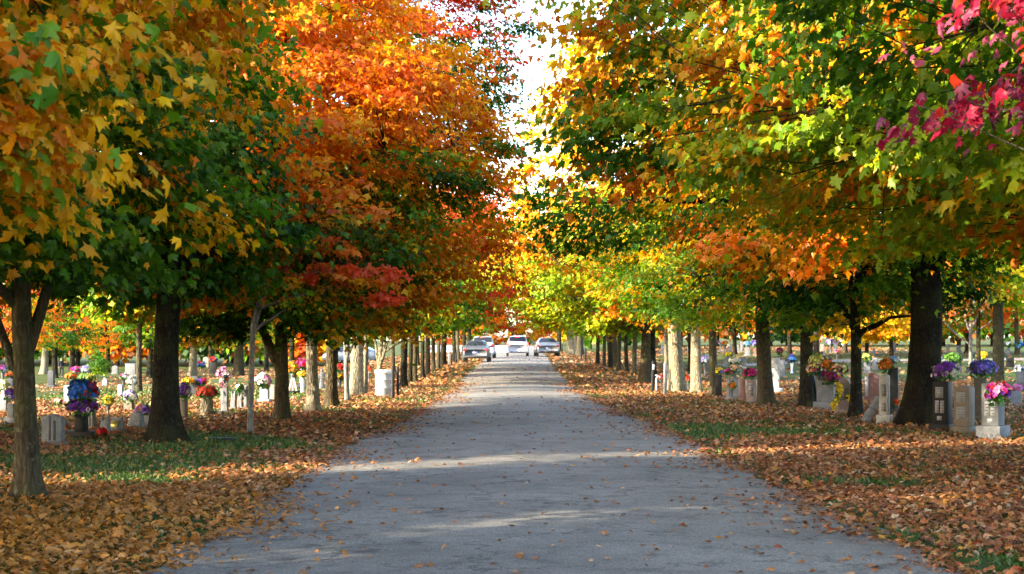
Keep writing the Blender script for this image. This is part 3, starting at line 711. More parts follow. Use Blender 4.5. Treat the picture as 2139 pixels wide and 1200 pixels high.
bp = N(nt, 'ShaderNodeBump', Strength=0.8, Distance=0.05); nt.links.new(n3.outputs[0], bp.inputs['Height']); nt.links.new(bp.outputs[0], b.inputs['Normal'])
nt.links.new(b.outputs[0], out.inputs['Surface'])
g = mesh_from('ground', V, np.stack([ii, ii + 1, ii + nx + 1, ii + nx], 1), m, None, True)
kind(g, 'structure')

# road
m, nt, out = new_mat('old_asphalt')
tc = N(nt, 'ShaderNodeTexCoord')
n1 = N(nt, 'ShaderNodeTexNoise', Scale=0.45, Detail=6.0, Roughness=0.6)
n2 = N(nt, 'ShaderNodeTexNoise', Scale=70.0, Detail=3.0, Roughness=0.7)
n4 = N(nt, 'ShaderNodeTexNoise', Scale=2.2, Detail=6.0, Roughness=0.7)
vc = N(nt, 'ShaderNodeTexVoronoi', Scale=90.0)
vk = N(nt, 'ShaderNodeTexVoronoi', Scale=0.55); vk.feature = 'DISTANCE_TO_EDGE'
wr = N(nt, 'ShaderNodeVectorMath', operation='ADD')
ns = N(nt, 'ShaderNodeTexNoise', Scale=3.0, Detail=6.0)
nt.links.new(tc.outputs['Object'], ns.inputs['Vector']); nt.links.new(tc.outputs['Object'], wr.inputs[0]); nt.links.new(ns.outputs['Color'], wr.inputs[1])
nt.links.new(wr.outputs[0], vk.inputs['Vector'])
for n in (n1, n2, n4, vc): nt.links.new(tc.outputs['Object'], n.inputs['Vector'])
base = ramp(nt, n1.outputs[0], [(0.30, (.127, .119, .105)), (0.52, (.172, .163, .145)), (0.72, (.21, .198, .175))])
st = ramp(nt, n4.outputs[0], [(0.28, (.42, .42, .42)), (0.43, (.86, .86, .86)), (0.52, (1, 1, 1)), (0.8, (1.16, 1.15, 1.12))])
gn = ramp(nt, vc.outputs['Color'], [(0.1, (.5, .5, .5)), (0.5, (1, 1, 1)), (0.95, (1.5, 1.5, 1.46))])
ck = ramp(nt, vk.outputs['Distance'], [(0.0, (.35, .35, .35)), (0.02, (1, 1, 1))])
cur = base.outputs[0]
for r_ in (st, gn, ck):
    mu = N(nt, 'ShaderNodeMixRGB', blend_type='MULTIPLY'); mu.inputs[0].default_value = 1 if r_ is not ck else 0.8
    nt.links.new(cur, mu.inputs[1]); nt.links.new(r_.outputs[0], mu.inputs[2]); cur = mu.outputs[0]
b = N(nt, 'ShaderNodeBsdfPrincipled', Roughness=0.85); b.inputs['Specular IOR Level'].default_value = 0.25
nt.links.new(cur, b.inputs['Base Color'])
bp = N(nt, 'ShaderNodeBump', Strength=0.35, Distance=0.01); nt.links.new(n2.outputs[0], bp.inputs['Height']); nt.links.new(bp.outputs[0], b.inputs['Normal'])
nt.links.new(b.outputs[0], out.inputs['Surface'])
ys = np.concatenate([np.linspace(-30, 8, 12), np.arange(8.2, 70, 0.2), np.linspace(70, 330, 120)])
rgen = np.random.default_rng(3)
L, Rr = edges(ys)
wob = lambda s: 0.10 * np.sin(ys * 1.7 + s) + 0.07 * np.sin(ys * 4.1 + s * 2) + rgen.normal(0, 0.025, len(ys))
L = L + wob(0.3); Rr = Rr + wob(2.0)
cols = 7
V = []
for t in np.linspace(0, 1, cols):
    V.append(np.stack([L * (1 - t) + Rr * t, ys, np.full(len(ys), 0.006 + 0.05 * (1 - (2 * t - 1) ** 2))], 1))
V = np.stack(V, 1).reshape(-1, 3)
ii = (np.arange(len(ys) - 1)[:, None] * cols + np.arange(cols - 1)[None]).ravel()
kind(mesh_from('road', V, np.stack([ii, ii + 1, ii + cols + 1, ii + cols], 1), m, None, True), 'structure')

# pale gravel yard in the sun at the far end
mb = MB(); mb.add(np.array([(-9, 176, 0.064), (1.5, 176, 0.064), (2.5, 318, 0.064), (-16, 318, 0.064)]), np.array([(0, 1, 2, 3)]))
kind(mb.build('gravel_yard', stone_material('pale_gravel', (.62, .60, .56), .12, .9, 8)), 'structure')
# mown lane crossing the far right graves
mb = MB()
t = np.linspace(0, 1, 40); x_ = 12 + t * 60; y_ = 92 + t * 9 + 2 * np.sin(t * 3)
mb.add(np.concatenate([np.stack([x_, y_, gzv(x_, y_) + .012], 1), np.stack([x_, y_ + 4.5, gzv(x_, y_ + 4.5) + .012], 1)]), np.array([(i, i + 1, i + 41, i + 40) for i in range(39)]))
kind(mb.build('lane', m), 'structure')

# fallen leaves
def patch(x, y):
    """how thickly leaves lie: thin where the photo shows green"""
    d = 0.92 + 0.32 * np.sin(x * 0.8 + 0.7 * np.sin(y * 0.45)) * np.sin(y * 0.62 + 1.1 * np.sin(x * 0.5)) + 0.2 * np.sin(x * 2.3 + y * 1.7)
    for (px_, py_, w, h, k) in ((230, 970, 240, 24, 1.15), (500, 930, 160, 20, 1.1), (330, 1005, 300, 9, .6), (80, 905, 80, 18, .6), (1460, 900, 80, 14, 1.2), (1640, 905, 260, 10, 1.0), (1520, 975, 120, 14, .8), (2090, 880, 70, 10, .6), (1900, 1120, 160, 22, .8), (380, 868, 60, 10, .5), (1850, 1010, 180, 12, .75), (2080, 1180, 100, 25, 1.0)):
        qx, qy = px_, py_
        ex_ = (CX + F * x / y - qx) / w; ey_ = (HY + F * CAMH / y - qy) / h
        d = d - k * np.exp(-(ex_ ** 2 + ey_ ** 2))
    d = d * (1 - .85 * np.clip((y - 42) / 5, 0, 1) * np.clip((80 - y) / 8, 0, 1) * np.clip((-x - 5.0) / 2, 0, 1))
    d = d * (1 - .85 * np.clip((y - 58) / 8, 0, 1) * np.clip((150 - y) / 20, 0, 1) * np.clip((x - 7.5) / 3, 0, 1))
    d = d - .34 * np.clip((-x - 3.0) / 1.2, 0, 1) * np.clip((y - 20) / 1.5, 0, 1) * np.clip((29 - y) / 3, 0, 1)
    return np.clip(d, 0.03, 1)

LC = np.array([(.38, .185, .075), (.42, .15, .045), (.28, .115, .045), (.19, .08, .04), (.46, .28, .14), (.11, .048, .028), (.48, .23, .035), (.28, .055, .025), (.48, .35, .22)])
LP = np.array([.20, .17, .17, .13, .11, .08, .06, .04, .04])
def litter(name, n, x0, x1, y0, y1, size, lod, on_road, seed, lift=0.02, edge=False):
    r_ = np.random.default_rng(seed)
    y = np.sqrt(r_.uniform(y0 ** 2, y1 ** 2, n)) if False else y0 + (y1 - y0) * r_.uniform(0, 1, n) ** 1.25
    x = r_.uniform(x0, x1, n)
    l, rr_ = edges(y)
    if edge:
        e_ = r_.exponential(.24, n) * r_.uniform(.3, 1.3, n) * (1 + .7 * np.sin(y * .9) + .4 * np.sin(y * 2.7)) - .08
        x = np.where(r_.uniform(0, 1, n) < .5, l + e_, rr_ - e_)
    dist = np.maximum(l - x, x - rr_)          # > 0 on the grass
    if on_road:
        near = np.exp(dist / 0.55)
        keep = (dist < 0.0) & ((r_.uniform(0, 1, n) < 0.10 + 0.9 * near + 0.15 * (y > 60)) | edge)
    else:
        keep = (dist > -0.05) & (r_.uniform(0, 1, n) < patch(x, y) * (0.45 + 0.55 * np.clip(dist / .5, 0, 1)))
    x, y = x[keep], y[keep]; k = len(x)
    z = np.where(np.full(k, on_road), 0.012 + 0.05 * (1 - np.clip((2 * (x - l[keep]) / (rr_ - l)[keep] - 1), -1, 1) ** 2), gzv(x, y)) + r_.uniform(0.004, lift, k)
    a = r_.uniform(0, 2 * PI, k)
    tp = np.stack([np.cos(a), np.sin(a), r_.normal(0, .35, k)], 1)
    til = 0.28 if on_road else 0.55
    nr = np.stack([r_.normal(0, til, k), r_.normal(0, til, k), np.ones(k)], 1)
    c = LC[r_.choice(len(LC), k, p=LP)] * r_.uniform(.5, 1.25, (k, 1))
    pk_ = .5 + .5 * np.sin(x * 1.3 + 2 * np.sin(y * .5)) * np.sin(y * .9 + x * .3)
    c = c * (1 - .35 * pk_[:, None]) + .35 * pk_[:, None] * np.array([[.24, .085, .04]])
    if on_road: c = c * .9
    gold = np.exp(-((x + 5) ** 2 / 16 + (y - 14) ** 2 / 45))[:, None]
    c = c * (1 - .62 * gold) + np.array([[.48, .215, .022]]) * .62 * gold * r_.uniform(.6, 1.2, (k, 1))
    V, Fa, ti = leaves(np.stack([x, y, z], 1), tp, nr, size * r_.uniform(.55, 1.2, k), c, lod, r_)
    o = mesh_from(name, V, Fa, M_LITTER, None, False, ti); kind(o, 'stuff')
    return o
o1 = litter('fallen_leaves', 105000, -9, 11.5, 10.5, 26, .075, 'A', False, 1, .045)
o1['label'] = 'fallen brown and orange maple leaves on the near verges'
o2 = litter('fallen_leaves', 120000, -17, 17, 26, 62, .10, 'B', False, 2, .05)
o2['label'] = 'fallen leaves lying among the graves and along the verges'
o3 = litter('fallen_leaves', 80000, -36, 38, 62, 185, .20, 'C', False, 3, .05)
o3['label'] = 'distant fallen leaves under the far trees'
o4 = litter('road_leaves', 6500, -4.5, 5.5, 10.5, 40, .062, 'A', True, 4, .02)
o4['label'] = 'scattered dry leaves on the grey road'
o5 = litter('road_leaves', 3200, -4.5, 5.5, 40, 150, .15, 'C', True, 5, .02)
o6 = litter('road_edge_leaves', 11000, -4.5, 5.5, 10.5, 60, .075, 'B', True, 6, .04, True)
o6['label'] = 'drift of dry leaves along both edges of the road'
o5['label'] = 'leaf scatter on the far part of the road'
# grass blades where the leaves lie thin
r_ = np.random.default_rng(9)
n = 240000
y = 10.5 + 45 * r_.uniform(0, 1, n) ** 1.4; x = r_.uniform(-14, 15, n)
l, rr_ = edges(y); d = np.maximum(l - x, x - rr_)
keep = (d > -0.08) & (r_.uniform(0, 1, n) < np.clip(1.12 - 1.2 * patch(x, y), .05, 1))
x, y = x[keep], y[keep]; k = len(x)
h = r_.uniform(.02, .055, k) * (1 + y / 90); w = .006 * (1 + y / 12)
a = r_.uniform(0, PI, k); lx_, ly_ = r_.normal(0, .03, k), r_.normal(0, .03, k)
z = gzv(x, y)
V = np.stack([np.stack([x - w * np.cos(a), y - w * np.sin(a), z], 1), np.stack([x + w * np.cos(a), y + w * np.sin(a), z], 1), np.stack([x + lx_, y + ly_, z + h], 1)], 1).reshape(-1, 3)
c = np.array([(.030, .072, .009), (.05, .10, .013), (.085, .12, .02), (.13, .13, .04)])[r_.choice(4, k, p=[.35, .35, .2, .1])]
o = mesh_from('grass', V, np.arange(3 * k).reshape(-1, 3), M_LITTER, None, False, np.repeat(c, 3, 0)); kind(o, 'stuff')
o['label'] = 'short green grass showing between the fallen leaves'
# ================================================================== GRAVESTONES AND FLOWERS
def extrude_profile(mb, prof, d, y0=0.0):
    """prof: outline in x-z, extruded from y0-d/2 to y0+d/2 (front is -y)"""
    p = np.array(prof, float); n = len(p)
    A = np.stack([p[:, 0], np.full(n, y0 - d / 2), p[:, 1]], 1); B_ = A.copy(); B_[:, 1] = y0 + d / 2
    mb.add(np.concatenate([A, B_]), [np.array([list(range(n))]), np.array([list(range(2 * n - 1, n - 1, -1))]), np.array([(i, n + i, n + (i + 1) % n, (i + 1) % n) for i in range(n)])])

def top_curve(W, z0, z1, style):
    hw = W / 2
    if style == 'round':
        a = np.linspace(0, PI, 15); r_ = min(hw, (z1 - z0) * .9)
        return [(-hw, z0)] + [(-hw * math.cos(t), z1 - r_ + r_ * math.sin(t)) for t in a] + [(hw, z0)]
    if style == 'serp':
        t = np.linspace(-1, 1, 15)
        return [(-hw, z0)] + [(hw * u, z1 - 0.14 * W * (1 - math.cos(u * PI)) / 2) for u in t] + [(hw, z0)]
    if style == 'peak':
        return [(-hw, z0), (-hw, z1 - .18 * W), (-hw * .7, z1 - .12 * W), (0, z1), (hw * .7, z1 - .12 * W), (hw, z1 - .18 * W), (hw, z0)]
    if style == 'notch':
        return [(-hw, z0), (-hw, z1 - .1 * W), (-hw * .75, z1 - .1 * W), (-hw * .7, z1), (hw * .7, z1), (hw * .75, z1 - .1 * W), (hw, z1 - .1 * W), (hw, z0)]
    return [(-hw, z0), (-hw, z1), (hw, z1), (hw, z0)]

def rock(W, D, Hh, seed, lean=0.0):
    bm = bmesh.new(); bmesh.ops.create_cube(bm, size=1); bmesh.ops.subdivide_edges(bm, edges=bm.edges[:], cuts=5, use_grid_fill=True)
    rg = random.Random(seed); ph = [rg.uniform(0, 6) for _ in range(6)]
    V = []
    for v in bm.verts:
        c = v.co.copy(); s = 1 - 0.35 * max(0, c.z + .5) ** 1.4
        n_ = .05 * math.sin(c.x * 9 + ph[0]) * math.sin(c.z * 7 + ph[1]) + .05 * math.sin(c.y * 8 + ph[2] + c.z * 5) + rg.uniform(-.025, .025)
        V.append(((c.x * s * (1 + n_) + lean * (c.z + .5)) * W, c.y * s * (1 + n_ * 2) * D, (c.z + .5) * Hh * (1 + .12 * math.sin(c.x * 4 + ph[3])) - .05))
    Fc = np.array([[v.index for v in f.verts] for f in bm.faces]); bm.free()
    return np.array(V), Fc

STONES = {}
def stone(key, px, py, w, h, style, mat, label, yaw=22, base=1.3, panel=None, group=None, bh=.16, th=.34, basemat=None, dz=0.0):
    """px, py: foot of the stone in the photo; w, h: its size in photo pixels"""
    X, Y = G(px, py); s = F / Y; W, Hh = w / s, h / s
    D = max(.10, min(.42, th * W))
    root = empty('headstone', (X, Y + D * .7, gz(X, Y) - .03 + dz), R(-yaw)); tag(root, label, 'gravestone', group)
    STONES[key] = (X, Y + D * .7, gz(X, Y) + Hh, W, D, Hh, px, py, w)
    Hh += .03
    b = bh * Hh if base else 0.0
    if base:
        m_ = MB(); m_.box((0, 0, b / 2), (W * base, D * 1.7, b)); m_.build('base', STONE[basemat or mat], root, bevel=.012)
    if style == 'rock':
        V, Fc = rock(W, max(D, W * .6), Hh, hash(label) % 999 if False else len(label) * 7, .12); m_ = MB(); m_.add(V, Fc); m_.build('slab', STONE[mat], root)
        fz = None
    elif style == 'slant':
        m_ = MB(); p = [(-D * .9, 0), (D * .9, 0), (D * .9, Hh), (D * .35, Hh), (-D * .8, Hh * .25)]
        V = np.array([(sx * W / 2, y_, z_) for sx in (-1, 1) for y_, z_ in p]); n = 5
        m_.add(V, [np.array([[4, 3, 2, 1, 0]]), np.array([[5, 6, 7, 8, 9]]), np.array([(i, (i + 1) % n, n + (i + 1) % n, n + i) for i in range(n)])])
        m_.build('slab', STONE[mat], root, bevel=.01); fz = None
    elif style == 'cross':
        m_ = MB(); m_.box((0, 0, (b + Hh) / 2), (W * .3, D * .7, Hh - b)); m_.build('upright', STONE[mat], root, bevel=.01)
        m_ = MB(); m_.box((0, 0, b + (Hh - b) * .68), (W, D * .66, W * .3)); m_.build('crossbar', STONE[mat], root, bevel=.01); fz = None
    elif style == 'pillar':
        m_ = MB(); m_.box((0, 0, (b + Hh * .9) / 2), (W * .84, W * .84, Hh * .9 - b), 0, .94); m_.build('shaft', STONE[mat], root, bevel=.015)
        m_ = MB(); m_.box((0, 0, Hh * .95), (W, W, Hh * .10), 0, .82); m_.build('cap', STONE[mat], root, bevel=.012); fz = W * .42
    else:
        m_ = MB(); extrude_profile(m_, top_curve(W, b, Hh, style), D); m_.build('slab', STONE[mat], root, bevel=.014); fz = D / 2
    if panel and fz:
        pm, rects = panel
        for (cx_, cz_, pw, ph_) in rects:
            m_ = MB(); m_.box((cx_ * W, -fz - .0015, b + cz_ * (Hh - b)), (pw * W, .007, ph_ * (Hh - b)))
            pn = m_.build('inscription_panel', P[pm], root)
            if ph_ > .14 and pw > .2 and pm != 'engrave':
                m_ = MB(); k = 4 if ph_ > .2 else 3
                for i in range(k):
                    m_.box((cx_ * W + (.03 * W if i % 2 else -.02 * W), -fz - .0062, b + (cz_ + ph_ * (.32 - .64 * i / max(1, k - 1))) * (Hh - b)), (pw * W * (.6 if i % 2 else .72), .004, ph_ * (Hh - b) * .16 / k))
                m_.build('lettering', P['engrave'], pn)
    return root

PC = {'red': (.55, .015, .02), 'blue': (.02, .13, .55), 'sky': (.16, .40, .75), 'purple': (.16, .03, .34), 'violet': (.22, .14, .62), 'lavender': (.50, .38, .72), 'pink': (.72, .22, .42), 'magenta': (.62, .02, .22),
      'white': (.78, .77, .74), 'cream': (.75, .66, .48), 'yellow': (.75, .52, .02), 'orange': (.75, .20, .012), 'peach': (.75, .40, .24), 'wine': (.20, .01, .05), 'lemon': (.62, .62, .14), 'scarlet': (.70, .07, .03), 'green': (.10, .22, .03), 'plum': (.24, .03, .16)}
bq_n = [0]
def bouquet(px, pyc, foot, rx, ry, cols, label, vase=None, dens=1.0, bloom=.042, shape='dome', dy=0.0, cat='flowers', group=None, name='bouquet'):
    """foot: photo row of the ground under it (gives its distance); rx, ry half sizes in photo pixels"""
    bq_n[0] += 1; rg = np.random.default_rng(400 + bq_n[0])
    X, Y = G(px, foot); Y = Y + dy
    if not vase:                       # lies on the stone it stands over
        near = sorted((abs(q[6] - px) + 2 * abs(q[7] - foot), q) for q in STONES.values() if abs(q[6] - px) < 20 and abs(q[7] - foot) < 9)
        if near: Y = near[0][1][1] + min(dy, 0.0) * 1.5 - .02
    s = F / Y; z = CAMH + (HY - pyc) * Y / F; X = (px - CX) * Y / F
    a, c = rx / s, ry / s; bdep = min(a, .26) if a > .2 else a
    g0 = gz(X, Y)
    bl = max(bloom, .012 * Y / 10); bl = min(bl, .42 * min(a, c) + .02)
    n = int(max(14, dens * 3.4 * (a * c + a * bdep + bdep * c) / (bl * bl)))
    d_ = unit(rg.normal(0, 1, (n, 3)))
    if shape == 'dome': d_[:, 2] = np.where(d_[:, 2] < -.35, -d_[:, 2], d_[:, 2])
    rad = rg.uniform(.72, 1.02, (n, 1))
    lump = 1 + .14 * np.sin(d_[:, :1] * 5 + bq_n[0]) * np.sin(d_[:, 2:3] * 6)
    pos = d_ * rad * lump * np.array([[a, bdep, c]])
    if shape == 'cross':
        k = rg.uniform(0, 1, n) < .5
        pos = np.where(k[:, None], np.stack([rg.normal(0, a * .22, n), rg.normal(0, .05, n), rg.uniform(-c, c, n)], 1), np.stack([rg.uniform(-a, a, n), rg.normal(0, .05, n), rg.normal(c * .35, c * .16, n)], 1))
        d_ = unit(pos / np.array([[a, .1, c]]) + np.array([[0, -.5, 0]]))
    if shape == 'hang':
        t = rg.uniform(-1, 1, n)
        pos = np.stack([a * .8 * np.sin(t * 2 + .5) + rg.normal(0, a * .25, n), rg.normal(-.05, .05, n), c * t], 1); d_ = unit(rg.normal(0, .6, (n, 3)) + np.array([[0, -1, .2]]))
    root = empty(name, (X, Y, z)); tag(root, label, cat, group)
    w_ = np.array([q for _, q in cols], float); w_ /= w_.sum()
    cl = np.array([sum(math.sin(3.1 * v + i) for i, v in enumerate(p_ / max(a, c))) for p_ in pos])
    order = np.argsort(np.argsort(cl + rg.normal(0, .8, n))) / n
    idx = np.searchsorted(np.cumsum(w_), order + 1e-6).clip(0, len(cols) - 1)
    for ci, (cn, _) in enumerate(cols):
        mk = idx == ci
        if not mk.any(): continue
        p_, q_ = pos[mk], d_[mk]; k = len(p_); np_ = 7
        ref = unit(rg.normal(0, 1, (k, 3))); u = unit(np.cross(q_, ref)); v = np.cross(q_, u)
        an = np.linspace(0, 2 * PI, np_, endpoint=False)[None, :] + rg.uniform(0, 6, (k, 1))
        rd = np.cos(an)[..., None] * u[:, None] + np.sin(an)[..., None] * v[:, None]
        tip = rd * .85 + q_[:, None] * rg.uniform(.15, .9, (k, np_, 1)); nr = q_[:, None] * .9 - rd * .35
        sz = np.repeat(bl * rg.uniform(.7, 1.2, k), np_)
        col = np.array(PC[cn]) * np.repeat(rg.uniform(.6, 1.25, (k, 1)), np_, 0) * rg.uniform(.8, 1.15, (k * np_, 1))
        V, Fa, ti = leaves(np.repeat(p_, np_, 0), tip.reshape(-1, 3), nr.reshape(-1, 3), sz, np.clip(col, 0, .85), 'C', rg)
        mesh_from('%s_blossoms' % {'sky': 'light_blue', 'wine': 'dark_red', 'lemon': 'pale_yellow', 'scarlet': 'bright_red', 'green': 'greenish', 'plum': 'plum'}.get(cn, cn), V, Fa, M_PETAL, root, False, ti)
    k = int(n * 1.1) + 8
    q_ = unit(rg.normal(0, 1, (k, 3)))
    p_ = q_ * rg.uniform(.3, .98, (k, 1)) * np.array([[a, bdep, c]]) if shape in ('dome', 'ball') else pos[rg.integers(0, n, k)] * .95
    col = np.array([(.03, .10, .02), (.06, .15, .03), (.10, .18, .05)])[rg.integers(0, 3, k)]
    V, Fa, ti = leaves(p_, q_ + rg.normal(0, .4, (k, 3)), rg.normal(0, 1, (k, 3)) + np.array([[0, -.3, .5]]), bl * 1.5 * rg.uniform(.6, 1.3, k), col, 'C', rg)
    mesh_from('foliage', V, Fa, M_LEAF, root, False, ti)
    if vase:
        zb_ = g0 - z
        m_ = MB(); h_ = -c * .55 - zb_
        if vase == 'stake':
            m_.tube([(0, 0, zb_ - .05), (0.01, 0, zb_ + h_ * .5), (0, 0, -c * .2)], [.012, .011, .01], 6); m_.build('stake', P['trim'], root)
        elif vase == 'stump':
            r_ = a * .62; m_.lathe([(0, zb_), (r_ * 1.1, zb_), (r_ * 1.0, zb_ + h_ * .3), (r_ * .93, zb_ + h_ * .8), (r_ * .98, zb_ + h_), (r_ * .8, zb_ + h_), (0, zb_ + h_ * .96)], seg=16); m_.build('planter', BARK['pale'], root, True)
        else:
            r_ = min(a * .45, .12); m_.lathe([(0, zb_ - .02), (r_ * .9, zb_ - .02), (r_ * .8, zb_ + h_ * .08), (r_ * .45, zb_ + h_ * .2), (r_ * .7, zb_ + h_ * .55), (r_ * 1.1, zb_ + h_ * .9), (r_ * 1.15, zb_ + h_), (r_ * .9, zb_ + h_), (0, zb_ + h_ * .92)], seg=14)
            m_.build('vase', P['vasewhite' if vase == 'white' else 'vase'], root, True)
    return root

FULL = ('etched', [(0, .74, .56, .22), (-.16, .40, .30, .34), (.18, .40, .30, .34), (0, .12, .34, .10)])
DARKP = ('etchdark', [(-.06, .74, .50, .26), (-.20, .40, .25, .30), (.12, .40, .25, .30), (-.05, .13, .30, .10)])
MIDP = ('etchdark', [(-.05, .70, .6, .26), (-.05, .32, .6, .32)])
STRIPE = ('engrave', [(-.08, .5, .10, .86), (.14, .42, .14, .7)])
# ---- left
stone('s1', 108, 932, 46, 66, 'serp', 'grey', 'grey granite headstone with dark vertical stripes, right behind nearest left trunk', 12, 1.25, STRIPE)
r0 = stone('s2', 168, 916, 26, 50, 'pillar', 'black', 'black monument on a wide black base carrying the big blue bouquet', 15, 2.5, None, bh=.34)
stone('s2b', 186, 897, 22, 50, 'notch', 'brown', 'brown panelled stone just right of the black urn pillar', 10, 0, ('etched', [(-.3, .5, .12, .8), (0, .5, .12, .8), (.3, .5, .12, .8)]))
bouquet(174, 820, 914, 33, 27, [('blue', 7), ('red', 2.2), ('sky', 1.6)], 'large blue bouquet dotted with red blooms on the black monument', dy=.1)
bouquet(172, 851, 914, 34, 17, [('purple', 5), ('plum', 3), ('white', 1), ('magenta', 1)], 'purple and wine bouquet under the large blue one', dy=.05)
bouquet(212, 905, 917, 11, 10, [('red', 1)], 'small red posy on the ground at the black base', bloom=.05)
stone('s4', 216, 907, 22, 40, 'rock', 'rough', 'leaning rough grey stone left of the brass plaque marker', 10, 0)
stone('s4b', 240, 903, 24, 30, 'slant', 'grey', 'slanted grave marker with a yellow plaque', 20, 0)
Xp, Yp, zp, Wp, Dp, Hp = STONES['s4b'][:6]
stone('s5', 280, 897, 36, 38, 'rock', 'rough', 'squat rough pale rock marker left of the thick dark trunk', 10, 0)
stone('s5b', 308, 893, 18, 26, 'serp', 'grey', 'low grey stone touching the thick dark trunk', 20, 1.2)
bouquet(298, 858, 893, 18, 11, [('pink', 2), ('lavender', 3), ('purple', 2), ('red', .6)], 'pink and purple bouquet left of the thick dark trunk')
stone('s6', 268, 858, 22, 40, 'flat', 'brown', 'brown upright stone under the lavender bouquet', 25, 0)
bouquet(272, 829, 858, 15, 15, [('lavender', 4), ('white', 3), ('violet', 1)], 'lavender and white bouquet on a brown stone', dy=-.1)
stone('s7', 251, 830, 11, 26, 'flat', 'white', 'thin white slab glowing in the sun behind the yellow flowers', 30, 1.6)
stone('s8', 140, 842, 15, 36, 'flat', 'white', 'white sunlit slab left of the big blue bouquet', 30, 1.4)
bouquet(226, 838, 868, 11, 11, [('yellow', 5), ('lemon', 2)], 'yellow lily clump standing on the sunlit lawn', vase='dark')
stone('s10', 7, 860, 16, 38, 'serp', 'pale', 'pale stone at the left picture edge under cream flowers', 20, 1.3)
bouquet(8, 806, 858, 11, 13, [('cream', 3), ('lemon', 2), ('white', 2)], 'cream and yellow bouquet at the left picture edge', vase='white')
stone('s10b', 22, 888, 17, 44, 'flat', 'pale', 'narrow pale stone on a thick base left of nearest trunk', 20, 1.7, None, bh=.4)
bouquet(24, 826, 886, 14, 14, [('purple', 4), ('violet', 3), ('white', 1.5)], 'purple bouquet on the narrow pale stone at left', dy=.1)
stone('s11', 20, 810, 14, 20, 'serp', 'dark', 'small dark far stone under an orange posy at left edge', 10, 1.2)
bouquet(19, 782, 810, 9, 6, [('scarlet', 3), ('orange', 2)], 'orange posy on a small dark stone at left edge', dy=.1)
bouquet(6, 772, 812, 8, 9, [('plum', 2), ('lavender', 2)], 'mauve far bouquet on the left picture border', vase='dark')
stone('s12', 106, 810, 15, 36, 'notch', 'dark', 'dark upright far stone on a low base beside the pale trunk', 25, 1.6)
bouquet(150, 787, 818, 13, 8, [('orange', 3), ('scarlet', 2), ('green', 1)], 'rusty orange flowers behind the blue bouquet', vase='dark')
bouquet(160, 774, 806, 12, 8, [('magenta', 4), ('lavender', 1)], 'crimson pink far bouquet above the blue one', vase='dark')
bouquet(178, 772, 806, 10, 8, [('lavender', 2), ('white', 2), ('sky', 1)], 'pale lilac far bouquet beside the crimson one', vase='dark')
bouquet(180, 789, 822, 18, 7, [('green', 4), ('lemon', 2), ('yellow', 1)], 'yellow green leafy plant above the blue bouquet', vase='dark')
stone('s14', 219, 806, 13, 15, 'round', 'grey', 'little round topped grey stone beside the tiny green sapling', 20, 0)
bouquet(258, 788, 812, 8, 7, [('magenta', 1), ('white', 2)], 'small pink and white far posy left of the white bouquet', vase='dark')
bouquet(275, 797, 836, 11, 12, [('white', 5), ('cream', 1)], 'white far bouquet in front of the grey trunk', vase='white')
stone('s16', 272, 782, 22, 22, 'flat', 'grey', 'broad grey far stone left of the grey trunk', 10, 1.1)
stone('s16b', 240, 782, 12, 18, 'serp', 'pale', 'pale far stone left of the broad grey one', 10, 1.2)
bouquet(122, 840, 858, 7, 7, [('cream', 2), ('scarlet', 1), ('green', 1)], 'tall thin stemmed cream rose by the near left trunk', vase='stake')
stone('s18', 455, 921, 62, 4, 'flat', 'dark', 'dark flat grave marker set flush in the grass right of the thick dark trunk', 5, 0, None, th=.7)
stone('s17', 128, 892, 22, 12, 'flat', 'pale', 'low pale block among leaves left of the black monument', 15, 0)
# group between the thick trunk and the sapling
stone('s20', 383, 878, 16, 58, 'pillar', 'brown', 'brown square pillar just right of the thick dark trunk', 15, 1.8)
bouquet(386, 820, 878, 14, 21, [('purple', 5), ('cream', 3), ('lavender', 1)], 'purple and cream bouquet on the brown pillar', dy=-.08)
stone('s21', 407, 828, 18, 42, 'notch', 'dark', 'dark stone behind the red stump planter', 15, 1.5)
bouquet(394, 796, 828, 12, 6, [('orange', 3), ('yellow', 2)], 'orange and yellow flowers on the dark stone', dy=-.15)
bouquet(420, 798, 828, 12, 7, [('purple', 3), ('red', 2), ('yellow', .6)], 'purple and red flowers at the dark stone', vase='dark')
bouquet(432, 821, 868, 22, 14, [('scarlet', 6), ('orange', 1), ('magenta', 1)], 'bright red bouquet in a tree stump planter', vase='stump')
stone('s22', 450, 868, 30, 9, 'flat', 'brown', 'flat brown slab beside the stump planter', 10, 0)
stone('s23', 468, 862, 15, 44, 'rock', 'grey', 'rough grey pillar under the pink flower cross', 10, 1.3)
stone('s23b', 468, 850, 15, 60, 'flat', 'pale', 'slim pale stone holding up the pink flower cross', 10, 0)
bouquet(467, 788, 852, 14, 21, [('pink', 4), ('white', 4), ('scarlet', 1), ('blue', 1)], 'pink white and blue flower cross on a slim stone', shape='cross', dy=-.12, dens=1.2)
stone('s24', 486, 855, 12, 42, 'rock', 'grey', 'rough grey stone with flat blue top', 10, 1.4)
stone('s24b', 500, 855, 11, 36, 'rock', 'grey', 'rough grey stone beside the weathered statue', 10, 1.4)
bouquet(500, 812, 853, 8, 10, [('white', 2), ('green', 3), ('sky', 1)], 'white and green sprig on the grey stones by the sapling', dy=-.1)
stone('s26', 552, 842, 20, 62, 'serp', 'white', 'dazzling white monument between sapling and V-shaped trunk', 25, 1.5)
bouquet(550, 797, 838, 17, 17, [('white', 6), ('pink', 2), ('lavender', 1.5)], 'white and pink bouquet on the dazzling white monument', dy=-.1)
stone('s26b', 569, 840, 11, 36, 'flat', 'tan', 'tan slab against the V-shaped dark trunk', 15, 1.4)
stone('s27', 632, 812, 26, 8, 'flat', 'grey', 'flat grey slab under two white vases', 10, 0)
